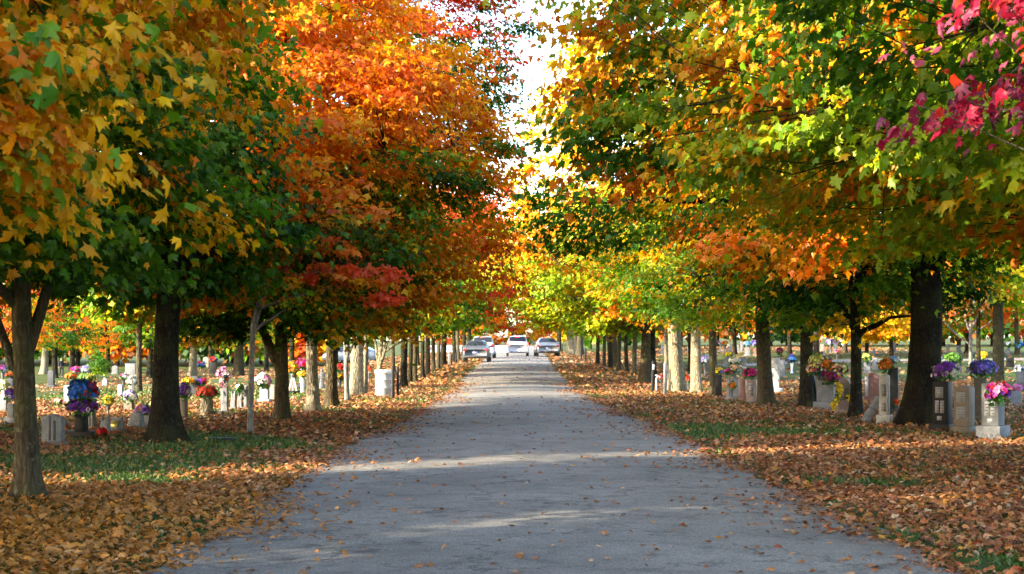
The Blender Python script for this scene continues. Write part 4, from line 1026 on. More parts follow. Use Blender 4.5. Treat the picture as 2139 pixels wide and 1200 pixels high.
bouquet(612, 772, 822, 13, 16, [('orange', 5), ('yellow', 3), ('scarlet', 1)], 'orange bouquet above the peach statue', vase='dark')
bouquet(632, 762, 818, 14, 13, [('magenta', 3), ('red', 4), ('white', .5)], 'crimson bouquet left of the buff trunk', vase='dark')
bouquet(632, 784, 822, 13, 9, [('yellow', 4), ('orange', 4)], 'yellow and orange bouquet in white vases', vase='white')
bouquet(709, 770, 805, 8, 9, [('red', 1)], 'red flowers right of the short brown trunk', vase='dark')
bouquet(710, 788, 812, 8, 7, [('yellow', 2), ('orange', 3)], 'yellow orange flowers right of the short brown trunk', vase='dark')
bouquet(771, 772, 800, 5, 6, [('scarlet', 1)], 'small scarlet posy left of the white barrel', vase='dark')
stone('s30', 384, 742, 16, 16, 'serp', 'pale', 'tiny pale far stone beyond the half pale trunk', 10, 1.2)
stone('s31', 445, 783, 15, 28, 'flat', 'black', 'black far stone with a red and blue posy', 10, 1.2)
bouquet(446, 752, 783, 9, 6, [('red', 2), ('blue', 1), ('white', 1)], 'red white and blue posy on the black far stone', dy=.1)
stone('s32', 430, 768, 12, 22, 'serp', 'tan', 'tan far stone left of the black one', 10, 1.2)
bouquet(421, 762, 775, 9, 7, [('red', 1), ('blue', 2), ('white', 1)], 'distant red and blue flowers left of tan stone', vase='dark')
stone('s33', 645, 766, 18, 20, 'flat', 'dark', 'dark far stone behind the crimson bouquet', 10, 1.2)
# ---- right
stone('t1', 2081, 920, 38, 118, 'flat', 'pale', 'big pale headstone at far right with rough side and bright bouquet', 40, 1.4, FULL, bh=.27, th=.85)
Xq, Yq, zq, Wq, Dq, Hq = STONES['t1'][:6]
bouquet(2086, 822, 916, 25, 23, [('pink', 2.5), ('magenta', 2), ('red', 2), ('purple', 5), ('orange', 1.5), ('white', 1)], 'pink purple orange and white bouquet on the big pale headstone', bloom=.06, dy=-.17)
stone('t2', 2020, 906, 34, 100, 'serp', 'brown', 'brown grey headstone between the dark one and the pale one', 40, 1.25, MIDP, bh=.17, th=.85)
bouquet(2052, 772, 888, 31, 19, [('violet', 6), ('blue', 2), ('lavender', 2), ('sky', 1)], 'wide blue violet bouquet behind the brown grey headstone', dy=.35)
stone('t2b', 2050, 882, 26, 92, 'flat', 'brown', 'narrow brown stone holding the blue violet bouquet', 20, 1.2)
stone('t3', 1974, 902, 34, 104, 'flat', 'black', 'near black headstone with pale etched panels beside huge trunk', 36, 1.3, DARKP, bh=.18, th=.8)
bouquet(1975, 779, 898, 28, 22, [('purple', 5), ('cream', 3), ('green', 2), ('white', 1)], 'purple and cream wreath on the near black headstone', dy=.0)
stone('t4', 1850, 886, 20, 104, 'peak', 'white', 'tall white stone on a block left of the huge trunk', 24, 1.5, ('etchdark', [(0, .6, .5, .3), (0, .2, .5, .22)]), bh=.2, th=.8)
stone('t4b', 1868, 868, 20, 100, 'flat', 'dark', 'dark stone partly hidden behind the huge trunk', 20, 1.2)
bouquet(1851, 765, 872, 16, 15, [('orange', 5), ('scarlet', 3), ('yellow', 1)], 'orange and red bouquet on the tall white stone', dy=.1)
bouquet(1869, 752, 868, 10, 7, [('sky', 2), ('white', 2)], 'pale blue sprig above the dark stone by the huge trunk', dy=.1)
bouquet(1872, 842, 876, 5, 8, [('scarlet', 2), ('orange', 2)], 'small red orange posy at the huge trunk foot', vase='stake')
stone('t5', 1824, 839, 34, 60, 'round', 'red', 'arched red granite stone with pale rim beyond slim dark trunk', 15, 1.3, ('etched', [(-.34, .45, .2, .8)]))
stone('t6', 1764, 866, 26, 76, 'round', 'pink', 'pink round topped stone with yellow flowers', 22, 1.35, ('etchdark', [(0, .5, .55, .4)]))
bouquet(1746, 828, 868, 9, 28, [('yellow', 5), ('green', 2)], 'trailing yellow flowers down the left of the pink stone', shape='hang', dy=-.1)
bouquet(1777, 815, 868, 8, 22, [('yellow', 2), ('green', 3), ('sky', .6)], 'yellow and green trail beside the slim dark trunk', shape='hang', dy=-.1)
stone('t7', 1727, 858, 34, 66, 'flat', 'grey', 'grey granite stone under the huge mixed bouquet', 22, 1.5, None, bh=.3)
bouquet(1712, 765, 856, 26, 28, [('lemon', 3), ('plum', 2), ('white', 2), ('pink', 1), ('green', 1)], 'tall pale yellow and plum bouquet, upper left of the mixed pile', vase='dark', dy=.1)
bouquet(1727, 762, 856, 11, 11, [('orange', 5), ('scarlet', 2)], 'vivid orange ball of flowers atop the mixed pile', dy=-.15, bloom=.05, shape='ball')
bouquet(1695, 772, 856, 11, 11, [('peach', 2), ('scarlet', 2), ('white', 2)], 'peach and white flowers at the left of the mixed pile', dy=0)
bouquet(1752, 772, 856, 18, 11, [('peach', 3), ('lemon', 3), ('green', 1), ('scarlet', 1)], 'peach and lime flowers at the right of the mixed pile', dy=0)
bouquet(1738, 790, 856, 26, 14, [('wine', 3), ('plum', 3), ('purple', 2), ('yellow', 2), ('white', .6), ('red', 1)], 'wine purple and yellow flowers at the foot of the mixed pile', dy=-.1)
stone('t8', 1697, 852, 20, 62, 'flat', 'black', 'black stone directly behind the dark leaning trunk', 24, 1.1)
bouquet(1697, 792, 852, 10, 5, [('purple', 3), ('blue', 1)], 'dark purple posy on the black stone by the leaning trunk', dy=.1)
stone('t9', 1621, 822, 16, 74, 'flat', 'white', 'tall white stone lit by sun right of the broad brown trunk', 18, 1.8, None, bh=.17, th=.5)
stone('t9b', 1634, 788, 12, 36, 'flat', 'grey', 'blue grey far stone just right of the tall white one', 18, 1.1)
stone('t10', 1571, 842, 20, 50, 'serp', 'pink', 'pinkish stone under the magenta bouquet', 24, 1.1, ('etchdark', [(0, .5, .5, .6)]))
stone('t10b', 1552, 838, 14, 48, 'flat', 'red', 'dark red stone left of the magenta bouquet stone', 24, 1.1)
bouquet(1567, 781, 841, 15, 11, [('magenta', 6), ('pink', .6)], 'magenta bouquet beside the broad brown trunk', dy=-.05)
stone('t11', 1531, 834, 24, 44, 'serp', 'grey', 'light grey stone under white and peach flowers', 24, 1.2)
bouquet(1534, 756, 832, 13, 9, [('white', 4), ('cream', 3), ('green', 1)], 'white upper bouquet right of the grey smooth trunk', vase='dark')
bouquet(1536, 770, 834, 12, 8, [('peach', 3), ('cream', 3), ('white', 2)], 'peach bouquet below the white one', dy=-.05)
bouquet(1524, 777, 834, 10, 6, [('magenta', 3), ('pink', 2)], 'magenta pink sprig left of the peach bouquet', vase='stake')
bouquet(1529, 806, 840, 7, 7, [('orange', 3), ('yellow', 1)], 'small orange flowers on a black stand', vase='dark')
stone('t12', 1502, 830, 13, 46, 'flat', 'black', 'small black gravestone touching the grey smooth trunk', 24, 1.7, None, bh=.12)
bouquet(1502, 775, 828, 9, 9, [('yellow', 2), ('violet', 2), ('green', 2)], 'yellow and violet sprig on the small black gravestone', dy=.1)
bouquet(1473, 753, 786, 10, 11, [('lavender', 3), ('white', 3), ('plum', 1)], 'lilac and white far bouquet right of the bright pair', vase='dark')
bouquet(1438, 793, 816, 6, 8, [('scarlet', 3), ('pink', 1)], 'scarlet flowers between the two bright trunks', vase='dark')
bouquet(1381, 790, 812, 5, 6, [('red', 1)], 'tiny red posy left of the grey post', vase='dark')
stone('t15', 1520, 766, 15, 20, 'serp', 'grey', 'blue grey far stone under a yellow posy', 20, 1.2)
bouquet(1522, 741, 766, 8, 5, [('yellow', 3), ('purple', 1)], 'yellow posy on the blue grey far stone', dy=.1)
stone('t15b', 1553, 770, 12, 24, 'flat', 'grey', 'grey far stone left of the broad brown trunk', 20, 1.2)
FARG = 'distant graves on the right rise'
far = [(1562, 744, 11, 26, 'notch', 'grey', 'far grey pillar stone with a light blue posy'), (1579, 744, 9, 24, 'flat', 'red', 'far rust red stone under a blue violet posy'),
       (1505, 736, 9, 24, 'cross', 'white', 'tiny white cross in the far grave row'), (1524, 736, 9, 18, 'serp', 'grey', 'far grey stone right of the white cross'),
       (1541, 737, 8, 16, 'serp', 'pale', 'far pale stone midway in the far grave row'), (1550, 736, 7, 22, 'pillar', 'pale', 'far slim pale obelisk left of the blue posy stone'),
       (1707, 732, 10, 20, 'serp', 'white', 'distant white stone right of the dark leaning trunk'), (1746, 733, 9, 22, 'flat', 'pale', 'distant pale stone with yellow green top flowers'),
       (1826, 742, 5, 14, 'serp', 'pale', 'distant little stone between the glowing orange trees'), (1868, 736, 9, 20, 'serp', 'pale', 'distant pale stone beside the huge trunk'),
       (1718, 734, 8, 15, 'serp', 'pink', 'distant pinkish stone right of the white one'), (1690, 733, 8, 12, 'flat', 'grey', 'distant low grey stone left of the white one'),
       (1980, 737, 8, 18, 'serp', 'pale', 'distant pale stone seen just past the huge trunk'), (2003, 740, 9, 18, 'notch', 'grey', 'distant grey stone left of the bare sapling'),
       (2106, 742, 9, 15, 'serp', 'grey', 'distant stone under white flowers near right edge'), (2127, 742, 9, 15, 'serp', 'grey', 'distant stone under blue flowers near right edge'),
       (1400, 738, 9, 16, 'serp', 'pale', 'distant pale stone left of the bright pair of trunks'), (1385, 741, 8, 18, 'flat', 'grey', 'distant grey stone beyond the grey post'), (1440, 736, 8, 14, 'serp', 'grey', 'distant grey stone between the bright pair of trunks')]
for i, a_ in enumerate(far):
    stone('f%d' % i, *a_[:6], a_[6], 15, 1.3, group=FARG)
bouquet(1562, 719, 744, 8, 5, [('sky', 3), ('white', 2)], 'light blue posy on the far grey pillar stone', dy=.1)
bouquet(1579, 718, 744, 9, 6, [('violet', 3), ('blue', 2)], 'blue violet posy on the far rust red stone', dy=.1)
bouquet(1629, 735, 754, 6, 9, [('wine', 3), ('red', 1)], 'dark red rose bush in a far vase', vase='dark')
bouquet(1654, 752, 780, 8, 11, [('violet', 2), ('sky', 3), ('blue', 2)], 'blue and white bouquet left of the dark leaning trunk', vase='white')
bouquet(1735, 716, 738, 8, 8, [('lavender', 4), ('purple', 1)], 'distant lavender bouquet left of the pale stone', vase='dark')
bouquet(1746, 708, 733, 6, 5, [('lemon', 3), ('green', 1)], 'distant yellow green flowers on the pale stone', dy=.1)
bouquet(1762, 717, 736, 9, 9, [('white', 3), ('lavender', 2), ('violet', 1)], 'distant white and lilac bouquet near slim dark trunk', vase='dark')
bouquet(1748, 735, 752, 5, 4, [('pink', 2), ('scarlet', 1)], 'tiny pink posy on the green lawn', vase='dark')
bouquet(1697, 718, 736, 6, 5, [('magenta', 2), ('purple', 1)], 'distant magenta posy left of the white stone', vase='dark')
bouquet(1494, 716, 736, 7, 6, [('pink', 2), ('magenta', 1)], 'distant pink posy left of the white cross', vase='dark')
bouquet(1514, 718, 736, 7, 5, [('scarlet', 2), ('yellow', 2)], 'distant red and yellow posy right of the white cross', vase='dark')
stone('t19', 1812, 780, 13, 26, 'serp', 'grey', 'grey stone under the lime green bouquet', 20, 1.3)
bouquet(1810, 749, 780, 11, 10, [('lemon', 4), ('green', 3)], 'lime green bouquet on a grey stone', dy=.05)
stone('t19b', 1829, 772, 11, 24, 'flat', 'grey', 'ribbed grey stone right of the lime green bouquet', 20, 1.2)
bouquet(2124, 812, 846, 16, 8, [('pink', 4), ('lavender', 1)], 'pink bouquet at the right picture edge', dy=.05)
stone('t21', 2124, 848, 22, 30, 'slant', 'grey', 'grey slanted stone under the pink bouquet at right edge', 20, 1.3)
bouquet(2130, 772, 800, 12, 8, [('white', 4), ('pink', 1), ('blue', .8), ('green', 1)], 'white bouquet above the pink one at the right edge', dy=.05)
stone('t22', 2132, 802, 16, 26, 'flat', 'pale', 'pale stone under the white bouquet at the right edge', 20, 1.2)
bouquet(2127, 722, 742, 9, 8, [('sky', 3), ('blue', 2)], 'distant sky blue bouquet near the right edge', dy=.1)
bouquet(2106, 720, 742, 8, 6, [('white', 2), ('lemon', 2)], 'distant white and yellow bouquet near the right edge', dy=.1)
bouquet(2052, 743, 775, 12, 7, [('yellow', 5), ('orange', 1)], 'yellow flowers above the blue violet bouquet', vase='dark')
stone('t23', 2111, 768, 16, 20, 'flat', 'black', 'black double far stone near the right edge', 10, 1.3)
stone('t24', 1958, 780, 14, 30, 'serp', 'pale', 'pale stone with blue sprig right of the huge trunk', 20, 1.2)
bouquet(1960, 748, 780, 9, 7, [('sky', 3), ('white', 2)], 'light blue sprig just right of the huge trunk', dy=.1)
stone('t25', 2000, 782, 20, 26, 'flat', 'dark', 'dark stone behind the purple and cream wreath', 20, 1.2)
bouquet(1992, 750, 784, 18, 12, [('green', 5), ('white', 1)], 'dark leafy wreath behind the near black headstone', dy=.1)
bouquet(1640, 770, 770, 1, 1, [('white', 1)], 'x', dy=0) if False else None

# yellow plaque on the slanted marker, engraved strokes on the pale headstone's base, leaning slab, statues
rt = [o for o in bpy.data.objects if o.get('label') == 'slanted grave marker with a yellow plaque'][0]
m_ = MB(); m_.box((0, 0, 0), (Wp * .7, .012, Hp * .5)); pl = m_.build('plaque', P['brass'], rt); pl.location = (0, -Dp * .28 - .02, Hp * .66); pl.rotation_euler = (math.atan2(-Dp * 1.15, Hp * .75), 0, 0)
rt = [o for o in bpy.data.objects if o.get('label', '').startswith('big pale headstone')][0]
m_ = MB(); zc = Hq * .14; fy = -Dq * .85 - .002
for pts in ([(-.26, .05), (-.25, -.01), (-.265, -.05), (-.30, -.045)], [(-.10, -.05), (-.08, .015), (-.055, -.04), (-.03, .015), (-.005, -.045)], [(.04, -.045), (.06, .01), (.09, -.02), (.075, -.05), (.045, -.03)], [(.12, -.045), (.16, .02), (.19, -.04)]):
    m_.tube([(a_ * 1.1, fy, zc + c_ * .9) for a_, c_ in pts], [.006] * len(pts), 5)
m_.build('engraved_script', P['engrave'], rt)
X, Y = G(1830, 886)
s = F / Y
rt = empty('ledger_slab', (X, Y + .3, gz(X, Y))); tag(rt, 'blue grey two piece slab leaning against the tall white stone', 'gravestone')
for nm, t0, t1 in (('lower_slab', 0, .5), ('upper_slab', .52, 1.0)):
    p0 = np.array([-.16, 0, .02]); p1 = np.array([.15, 0, .52]); a_, b_ = p0 + (p1 - p0) * t0, p0 + (p1 - p0) * t1
    m_ = MB(); L_ = np.linalg.norm(b_ - a_); m_.box((0, 0, 0), (.12, .34, L_)); o = m_.build(nm, STONE['pale'], rt, bevel=.008); o.location = (a_ + b_) / 2; o.rotation_euler = (0, math.atan2(p1[0] - p0[0], p1[2] - p0[2]), 0)

def statue(px, py, h, label, mat, seated=False):
    X, Y = G(px, py); Hh = h * Y / F
    rt = empty('statue', (X, Y + .1, gz(X, Y) - .02)); tag(rt, label, 'statue')
    m_ = MB(); m_.box((0, 0, Hh * .06), (Hh * .34, Hh * .34, Hh * .12)); m_.build('plinth', mat, rt, bevel=.01)
    k = Hh * .88; m_ = MB()
    m_.lathe([(r_ * k, Hh * .115 + z_ * k) for r_, z_ in ((0, 0), (.15, 0), (.16, .06), (.13, .25), (.11, .45), (.13, .60), (.145, .70), (.12, .77), (.05, .81), (.045, .84), (.085, .88), (.09, .93), (.06, .985), (0, 1.0))], seg=18)
    m_.build('figure', mat, rt, True)
    for sx in (-1, 1):
        m_ = MB(); m_.tube([(sx * .13 * k, 0, Hh * .115 + .72 * k), (sx * .17 * k, -.05 * k, Hh * .115 + .56 * k), (sx * .06 * k, -.15 * k, Hh * .115 + .52 * k)], [.04 * k, .035 * k, .025 * k], 7); m_.build('arm', mat, rt, True)
    return rt
statue(513, 855, 52, 'weathered grey child statue just left of the thin sapling', STONE['grey'])
statue(672, 815, 46, 'white statue in sun between the buff and the short brown trunk', STONE['white'])
X, Y = G(612, 824); k = 34 * Y / F
rt = empty('easel_memorial', (X, Y, gz(X, Y))); tag(rt, 'peach A-frame memorial under orange flowers left of the buff trunk', 'memorial')
for sx in (-1, 1):
    m_ = MB(); m_.tube([(sx * .28 * k, 0, 0), (sx * .04 * k, 0, k * 1.0)], [.06 * k, .05 * k], 8); m_.build('leg', P['peach'], rt)
m_ = MB(); m_.tube([(0, .25 * k, 0), (0, 0, .95 * k)], [.05 * k, .045 * k], 8); m_.build('leg', P['peach'], rt)
m_ = MB(); m_.box((0, -.06 * k, .12 * k), (.8 * k, .22 * k, .2 * k)); m_.build('ledge', STONE['black'], rt)
# ================================================================== BARREL, POSTS, CARS, PERSON
X, Y = G(799, 829); s = F / Y
r_, h_ = 16.5 / s, 54 / s
rt = empty('barrel', (X, Y + r_, gz(X, Y))); tag(rt, 'white steel litter barrel beside two black posts, left of the road', 'barrel')
m_ = MB(); pr = [(0, 0), (r_ * .97, 0), (r_, .01)]
for f_ in (.33, .64):
    pr += [(r_, h_ * (f_ - .03)), (r_ * 1.035, h_ * (f_ - .012)), (r_ * 1.035, h_ * (f_ + .012)), (r_, h_ * (f_ + .03))]
pr += [(r_, h_ * .97), (r_ * 1.03, h_ * .985), (r_ * 1.02, h_), (r_ * .95, h_), (r_ * .94, h_ * .7)]
m_.lathe(pr, seg=32); m_.build('drum', P['barrel'], rt, True)
m_ = MB(); rg = random.Random(3); a_ = np.linspace(0, 2 * PI, 28, endpoint=False)
rings = []
for rr_, z_ in ((1.055, .90), (1.06, .97), (1.045, 1.02), (.94, 1.03), (.86, .96), (.8, .8)):
    rings.append(np.stack([r_ * rr_ * np.cos(a_), r_ * rr_ * np.sin(a_), h_ * (z_ + np.array([rg.uniform(-.018, .018) for _ in a_]))], 1))
m_.add(np.concatenate(rings), np.array([(i * 28 + j, i * 28 + (j + 1) % 28, (i + 1) * 28 + (j + 1) % 28, (i + 1) * 28 + j) for i in range(5) for j in range(28)]))
m_.build('bin_liner', P['bag'], rt, True)

def post(px, py, wpx_, hpx, mat, label, refl=None, cap=True, lean=0.0):
    X, Y = G(px, py); s = F / Y; w_, h_ = wpx_ / s, hpx / s
    rt = empty('post', (X, Y, gz(X, Y) - .05)); rt.rotation_euler = (0, R(lean), R(18)); tag(rt, label, 'post')
    m_ = MB(); m_.box((0, 0, h_ / 2 + .025), (w_ * .8, w_ * .8, h_ + .05)); m_.build('shaft', mat, rt, bevel=.006)
    if cap: m_ = MB(); m_.box((0, 0, h_ + .05 + .012), (w_ * .82, w_ * .82, .024), 0, .5); m_.build('top', mat, rt)
    if refl: m_ = MB(); m_.box((0, -w_ * .4 - .004, h_ - .12), (w_ * .7, .012, .16)); m_.build('reflector', P[refl], rt)
post(821, 834, 7, 68, P['post'], 'black square post right against the white barrel')
post(831, 828, 6, 60, P['post'], 'second black square post a step behind the one at the barrel')
post(1363, 820, 6.5, 64, P['post'], 'black post with white reflector in front of the dark trunk', 'white', lean=1.5)
post(1389, 827, 7.5, 68, P['postgrey'], 'grey square post left of the slender pale stem', lean=1)
post(938, 764, 4, 24, P['steel'], 'white far post left of the grey sedan', cap=False)
post(943, 763, 4, 22, P['post'], 'black far post right of the white far post')
post(953, 760, 3.5, 22, P['post'], 'black far post closest to the grey sedan')
post(1214, 753, 4, 27, P['post'], 'black far post, left one of the far right pair')
post(1223, 757, 4, 29, P['post'], 'black far post, right one of the far right pair')
X, Y = G(1371, 820); s = F / Y
rt = empty('water_tap', (X, Y, gz(X, Y))); tag(rt, 'pale bent standpipe between the two posts on the right', 'water tap')
m_ = MB(); m_.tube([(0, 0, -.05), (0, 0, .42), (.03, 0, .50), (.10, 0, .50), (.13, 0, .45)], [.028, .028, .028, .026, .024], 9); m_.build('pipe', P['steel'], rt, True)
m_ = MB(); m_.box((.02, 0, .53), (.12, .02, .03)); m_.build('handle', P['steel'], rt)
m_ = MB(); m_.tube([(.08, -.03, .38), (.14, -.03, .42), (.17, -.03, .36), (.12, -.03, .30), (.08, -.03, .38)], [.016] * 5, 6); m_.build('hose', P['trim'], rt, True)
X, Y = G(1171, 757)
rt = empty('sign_stand', (X, Y, gz(X, Y))); tag(rt, 'thin black metal stand right of the silver sedan', 'stand')
for x0, x1 in ((-.05, .09), (.22, .12)):
    m_ = MB(); m_.tube([(x0, 0, 0), (x1, 0, 1.15)], [.02, .02], 6); m_.build('leg', P['post'], rt)
m_ = MB(); m_.box((.1, 0, 1.0), (.10, .03, .5)); m_.build('board', P['post'], rt)
# wind chime hanging from a bough
X, Y = (1551 - CX) / F * 46, 46.0
zt_ = H(664, Y)
rt = empty('wind_chime', (X, Y, zt_)); tag(rt, 'pale wind chime hanging under dark leaves left of broad brown trunk', 'wind chime')
m_ = MB(); m_.lathe([(0, .0), (.05, -.005), (.05, -.02), (0, -.025)], seg=14); m_.build('top_disc', P['chime'], rt)
for i in range(5):
    a_ = i * 2 * PI / 5; m_ = MB(); m_.tube([(.042 * math.cos(a_), .042 * math.sin(a_), -.03), (.042 * math.cos(a_), .042 * math.sin(a_), -.26 - .03 * i)], [.011, .011], 7); m_.build('tube', P['chime'], rt)
m_ = MB(); m_.tube([(0, 0, .9), (0, 0, -.34)], [.003, .003], 5); m_.build('cord', P['trim'], rt)
m_ = MB(); m_.box((0, 0, -.36), (.05, .012, .09)); m_.build('sail', P['chime'], rt)

KINDS = {
    # stations: y, z0, belt, top, w_low, w_belt, w_top ; rear glass, windscreen, side glass ranges
    'sedan': ([(-2.36, .40, .70, .76, .70, .70, .56), (-2.30, .30, .88, .95, .84, .83, .66), (-2.05, .26, .96, 1.03, .88, .87, .70), (-1.62, .24, .99, 1.06, .90, .88, .70), (-.92, .22, .98, 1.40, .91, .88, .56), (-.4, .22, .97, 1.45, .91, .88, .57),
               (.3, .22, .96, 1.44, .91, .88, .57), (.75, .22, .96, 1.30, .91, .88, .60), (1.2, .22, .95, 1.02, .91, .87, .70), (2.0, .24, .82, .88, .88, .83, .64), (2.28, .30, .68, .74, .80, .76, .56), (2.36, .42, .56, .60, .66, .62, .44)], (-1.58, -.95), (.42, 1.14), (-1.15, .95)),
    'van': ([(-2.42, .45, .80, .92, .80, .80, .66), (-2.38, .36, .98, 1.08, .92, .91, .76), (-2.30, .32, 1.04, 1.16, .95, .93, .76), (-2.08, .30, 1.06, 1.66, .97, .94, .68), (-1.85, .30, 1.06, 1.76, .97, .94, .68), (-.5, .28, 1.04, 1.79, .97, .94, .68), (.5, .28, 1.02, 1.76, .97, .94, .66),
             (1.0, .28, 1.02, 1.50, .97, .93, .68), (1.5, .28, 1.0, 1.12, .96, .90, .72), (2.1, .30, .86, .94, .92, .84, .66), (2.36, .40, .66, .72, .78, .72, .52)], (-2.27, -2.04), (.62, 1.44), (-1.8, 1.15)),
}
def car(x, y, heading, kd, paint, label, sc=1.0, lit=False, tail_h=.80):
    st, rg_, ws, sd_ = KINDS[kd]
    rt = empty('parked_car', (x, y, gz(x, y) + .05), heading); rt.scale = (sc, sc, sc); tag(rt, label, 'car')
    A = np.array(st); ys_ = np.unique(np.concatenate([A[:, 0], np.linspace(A[0, 0], A[-1, 0], 90)]))
    D_ = np.stack([np.interp(ys_, A[:, 0], A[:, i]) for i in range(7)], 1)
    K_ = np.array([1, 2, 3, 2, 1.]) / 9
    for i in range(1, 7):
        p_ = np.pad(D_[:, i], 2, mode='edge'); D_[:, i] = np.convolve(p_, K_, 'valid')
    ring = []
    for _, z0, hb, ht, wl, wb, wt in D_:
        e = ht - hb
        h_ = [(0, z0), (wl - .06, z0), (wl, z0 + .07), (wl + .01, (z0 + hb) * .52), (wb + .01, hb - .07), (wb - .02, hb), (wb - .03 + (wt - wb + .03) * .5, hb + e * .5), (wt + .02, hb + e * .84), (wt - .05, hb + e * .96), (wt * .5, ht), (0, ht + .01)]
        ring.append(h_ + [(-a_, b_) for a_, b_ in reversed(h_[1:-1])])
    ring = np.array(ring); nr = ring.shape[1]
    V = np.concatenate([ring[:, :, :1], np.repeat(ys_[:, None, None], nr, 1), ring[:, :, 1:]], 2)
    ns_ = len(ys_)
    def faces(js, i0, i1): return np.array([(i * nr + j, i * nr + (j + 1) % nr, (i + 1) * nr + (j + 1) % nr, (i + 1) * nr + j) for i in range(i0, i1) for j in js])
    m_ = MB(); m_.add(V.reshape(-1, 3), [faces(range(nr), 0, ns_ - 1), np.array([list(range(nr))]), np.array([list(range(ns_ * nr - 1, (ns_ - 1) * nr - 1, -1))])])
    m_.build('body', P[paint], rt, True)
    def glass(nm, js, y0, y1, push):
        i0, i1 = np.searchsorted(ys_, y0), np.searchsorted(ys_, y1)
        js = list(js); cols_ = js + [js[-1] + 1]
        W_ = V[i0:i1 + 1][:, [c_ % nr for c_ in cols_]].copy() + np.array(push)
        a_, b_ = W_.shape[:2]
        Q = np.array([(i * b_ + j, i * b_ + j + 1, (i + 1) * b_ + j + 1, (i + 1) * b_ + j) for i in range(a_ - 1) for j in range(b_ - 1)])
        mesh_from(nm, W_.reshape(-1, 3), Q, P['glass'], rt, True)
    glass('rear_window', range(7, 13), rg_[0], rg_[1], (0, -.006, .008))
    glass('windscreen', range(7, 13), ws[0], ws[1], (0, .006, .008))
    glass('side_window', range(5, 7), sd_[0], sd_[1], (.007, 0, .002)); glass('side_window', range(13, 15), sd_[0], sd_[1], (-.007, 0, .002))
    wr_ = .33
    for yy in (-1.42, 1.40):
        for sx in (-1, 1):
            w_ = MB(); a_ = np.linspace(0, 2 * PI, 25)[:-1]; xw = sx * (A[4, 4] - .09)
            prof = [(.20, -.10), (wr_ - .03, -.105), (wr_, -.07), (wr_, .07), (wr_ - .03, .105), (.20, .10)]
            VV = np.concatenate([np.stack([np.full(24, xw + q), yy + p_ * np.cos(a_), wr_ - .05 + p_ * np.sin(a_)], 1) for p_, q in prof])
            w_.add(VV, np.array([(i * 24 + j, i * 24 + (j + 1) % 24, (i + 1) * 24 + (j + 1) % 24, (i + 1) * 24 + j) for i in range(5) for j in range(24)]))
            wh = w_.build('wheel', P['tyre'], rt, True)
            w_ = MB(); w_.add(np.concatenate([[[xw + sx * .085, yy, wr_ - .05]], np.stack([np.full(24, xw + sx * .075), yy + .205 * np.cos(a_), wr_ - .05 + .205 * np.sin(a_)], 1)]), np.array([(0, 1 + i, 1 + (i + 1) % 24) for i in range(24)])); w_.build('rim', P['rim'], wh)
    yr = A[1, 0]
    for sx in (-1, 1):
        m_ = MB(); wz = A[1, 5]
        if kd == 'van': m_.box((sx * (wz - .10), yr + .03, 1.02), (.24, .14, .26), sx * -.25)
        else: m_.box((sx * (wz - .16), yr + .03, tail_h), (.34, .14, .17), sx * -.25)
        m_.build('tail_light', P['lampon' if lit else 'lamp'], rt, bevel=.02)
        m_ = MB(); m_.box((sx * (A[4, 5] + .09), .85 if kd == 'sedan' else 1.1, A[4, 2] + .06), (.20, .10, .14)); m_.build('mirror', P['trim' if kd == 'van' else paint], rt, bevel=.02)
    m_ = MB(); m_.box((0, yr - .055, .62 if kd == 'sedan' else .80), (.42, .03, .13)); m_.build('licence_plate', P['plate'], rt)
    m_ = MB(); m_.box((0, yr - .015, .36), (1.42, .14, .13)); m_.build('bumper_trim', P['trim'], rt, bevel=.02)
    if kd == 'van':
        m_ = MB(); m_.box((0, -2.10, 1.70), (.36, .06, .05)); m_.build('brake_light', P['lampon'], rt)
        m_ = MB(); m_.box((0, yr - .01, .98), (1.0, .06, .05)); m_.build('tailgate_trim', P['trim'], rt)
    return rt
def rear(px, py, kd): X, Y = G(px, py); return X, Y + 2.3
car(*rear(995, 758, 'sedan'), R(-1), 'sedan', 'sedangrey', 'dark grey sedan parked on the left verge, nearest of the cars', 1.0)
car(*rear(1009, 750, 'van'), R(-1), 'van', 'suvwhite', 'white tall car half hidden behind the dark grey sedan', .98)
car(*rear(1081, 746, 'van'), 0, 'van', 'carwhite', 'white minivan with red brake lights in the middle of the road', 1.0, True)
car(*rear(1143, 746, 'sedan'), R(2), 'sedan', 'silver', 'silver sedan parked at the right edge of the road', 1.12)
X, Y = G(727, 762); car(X, Y + 4, R(78), 'sedan', 'carblue', 'pale blue car parked crossways behind the left trunks', 1.05)

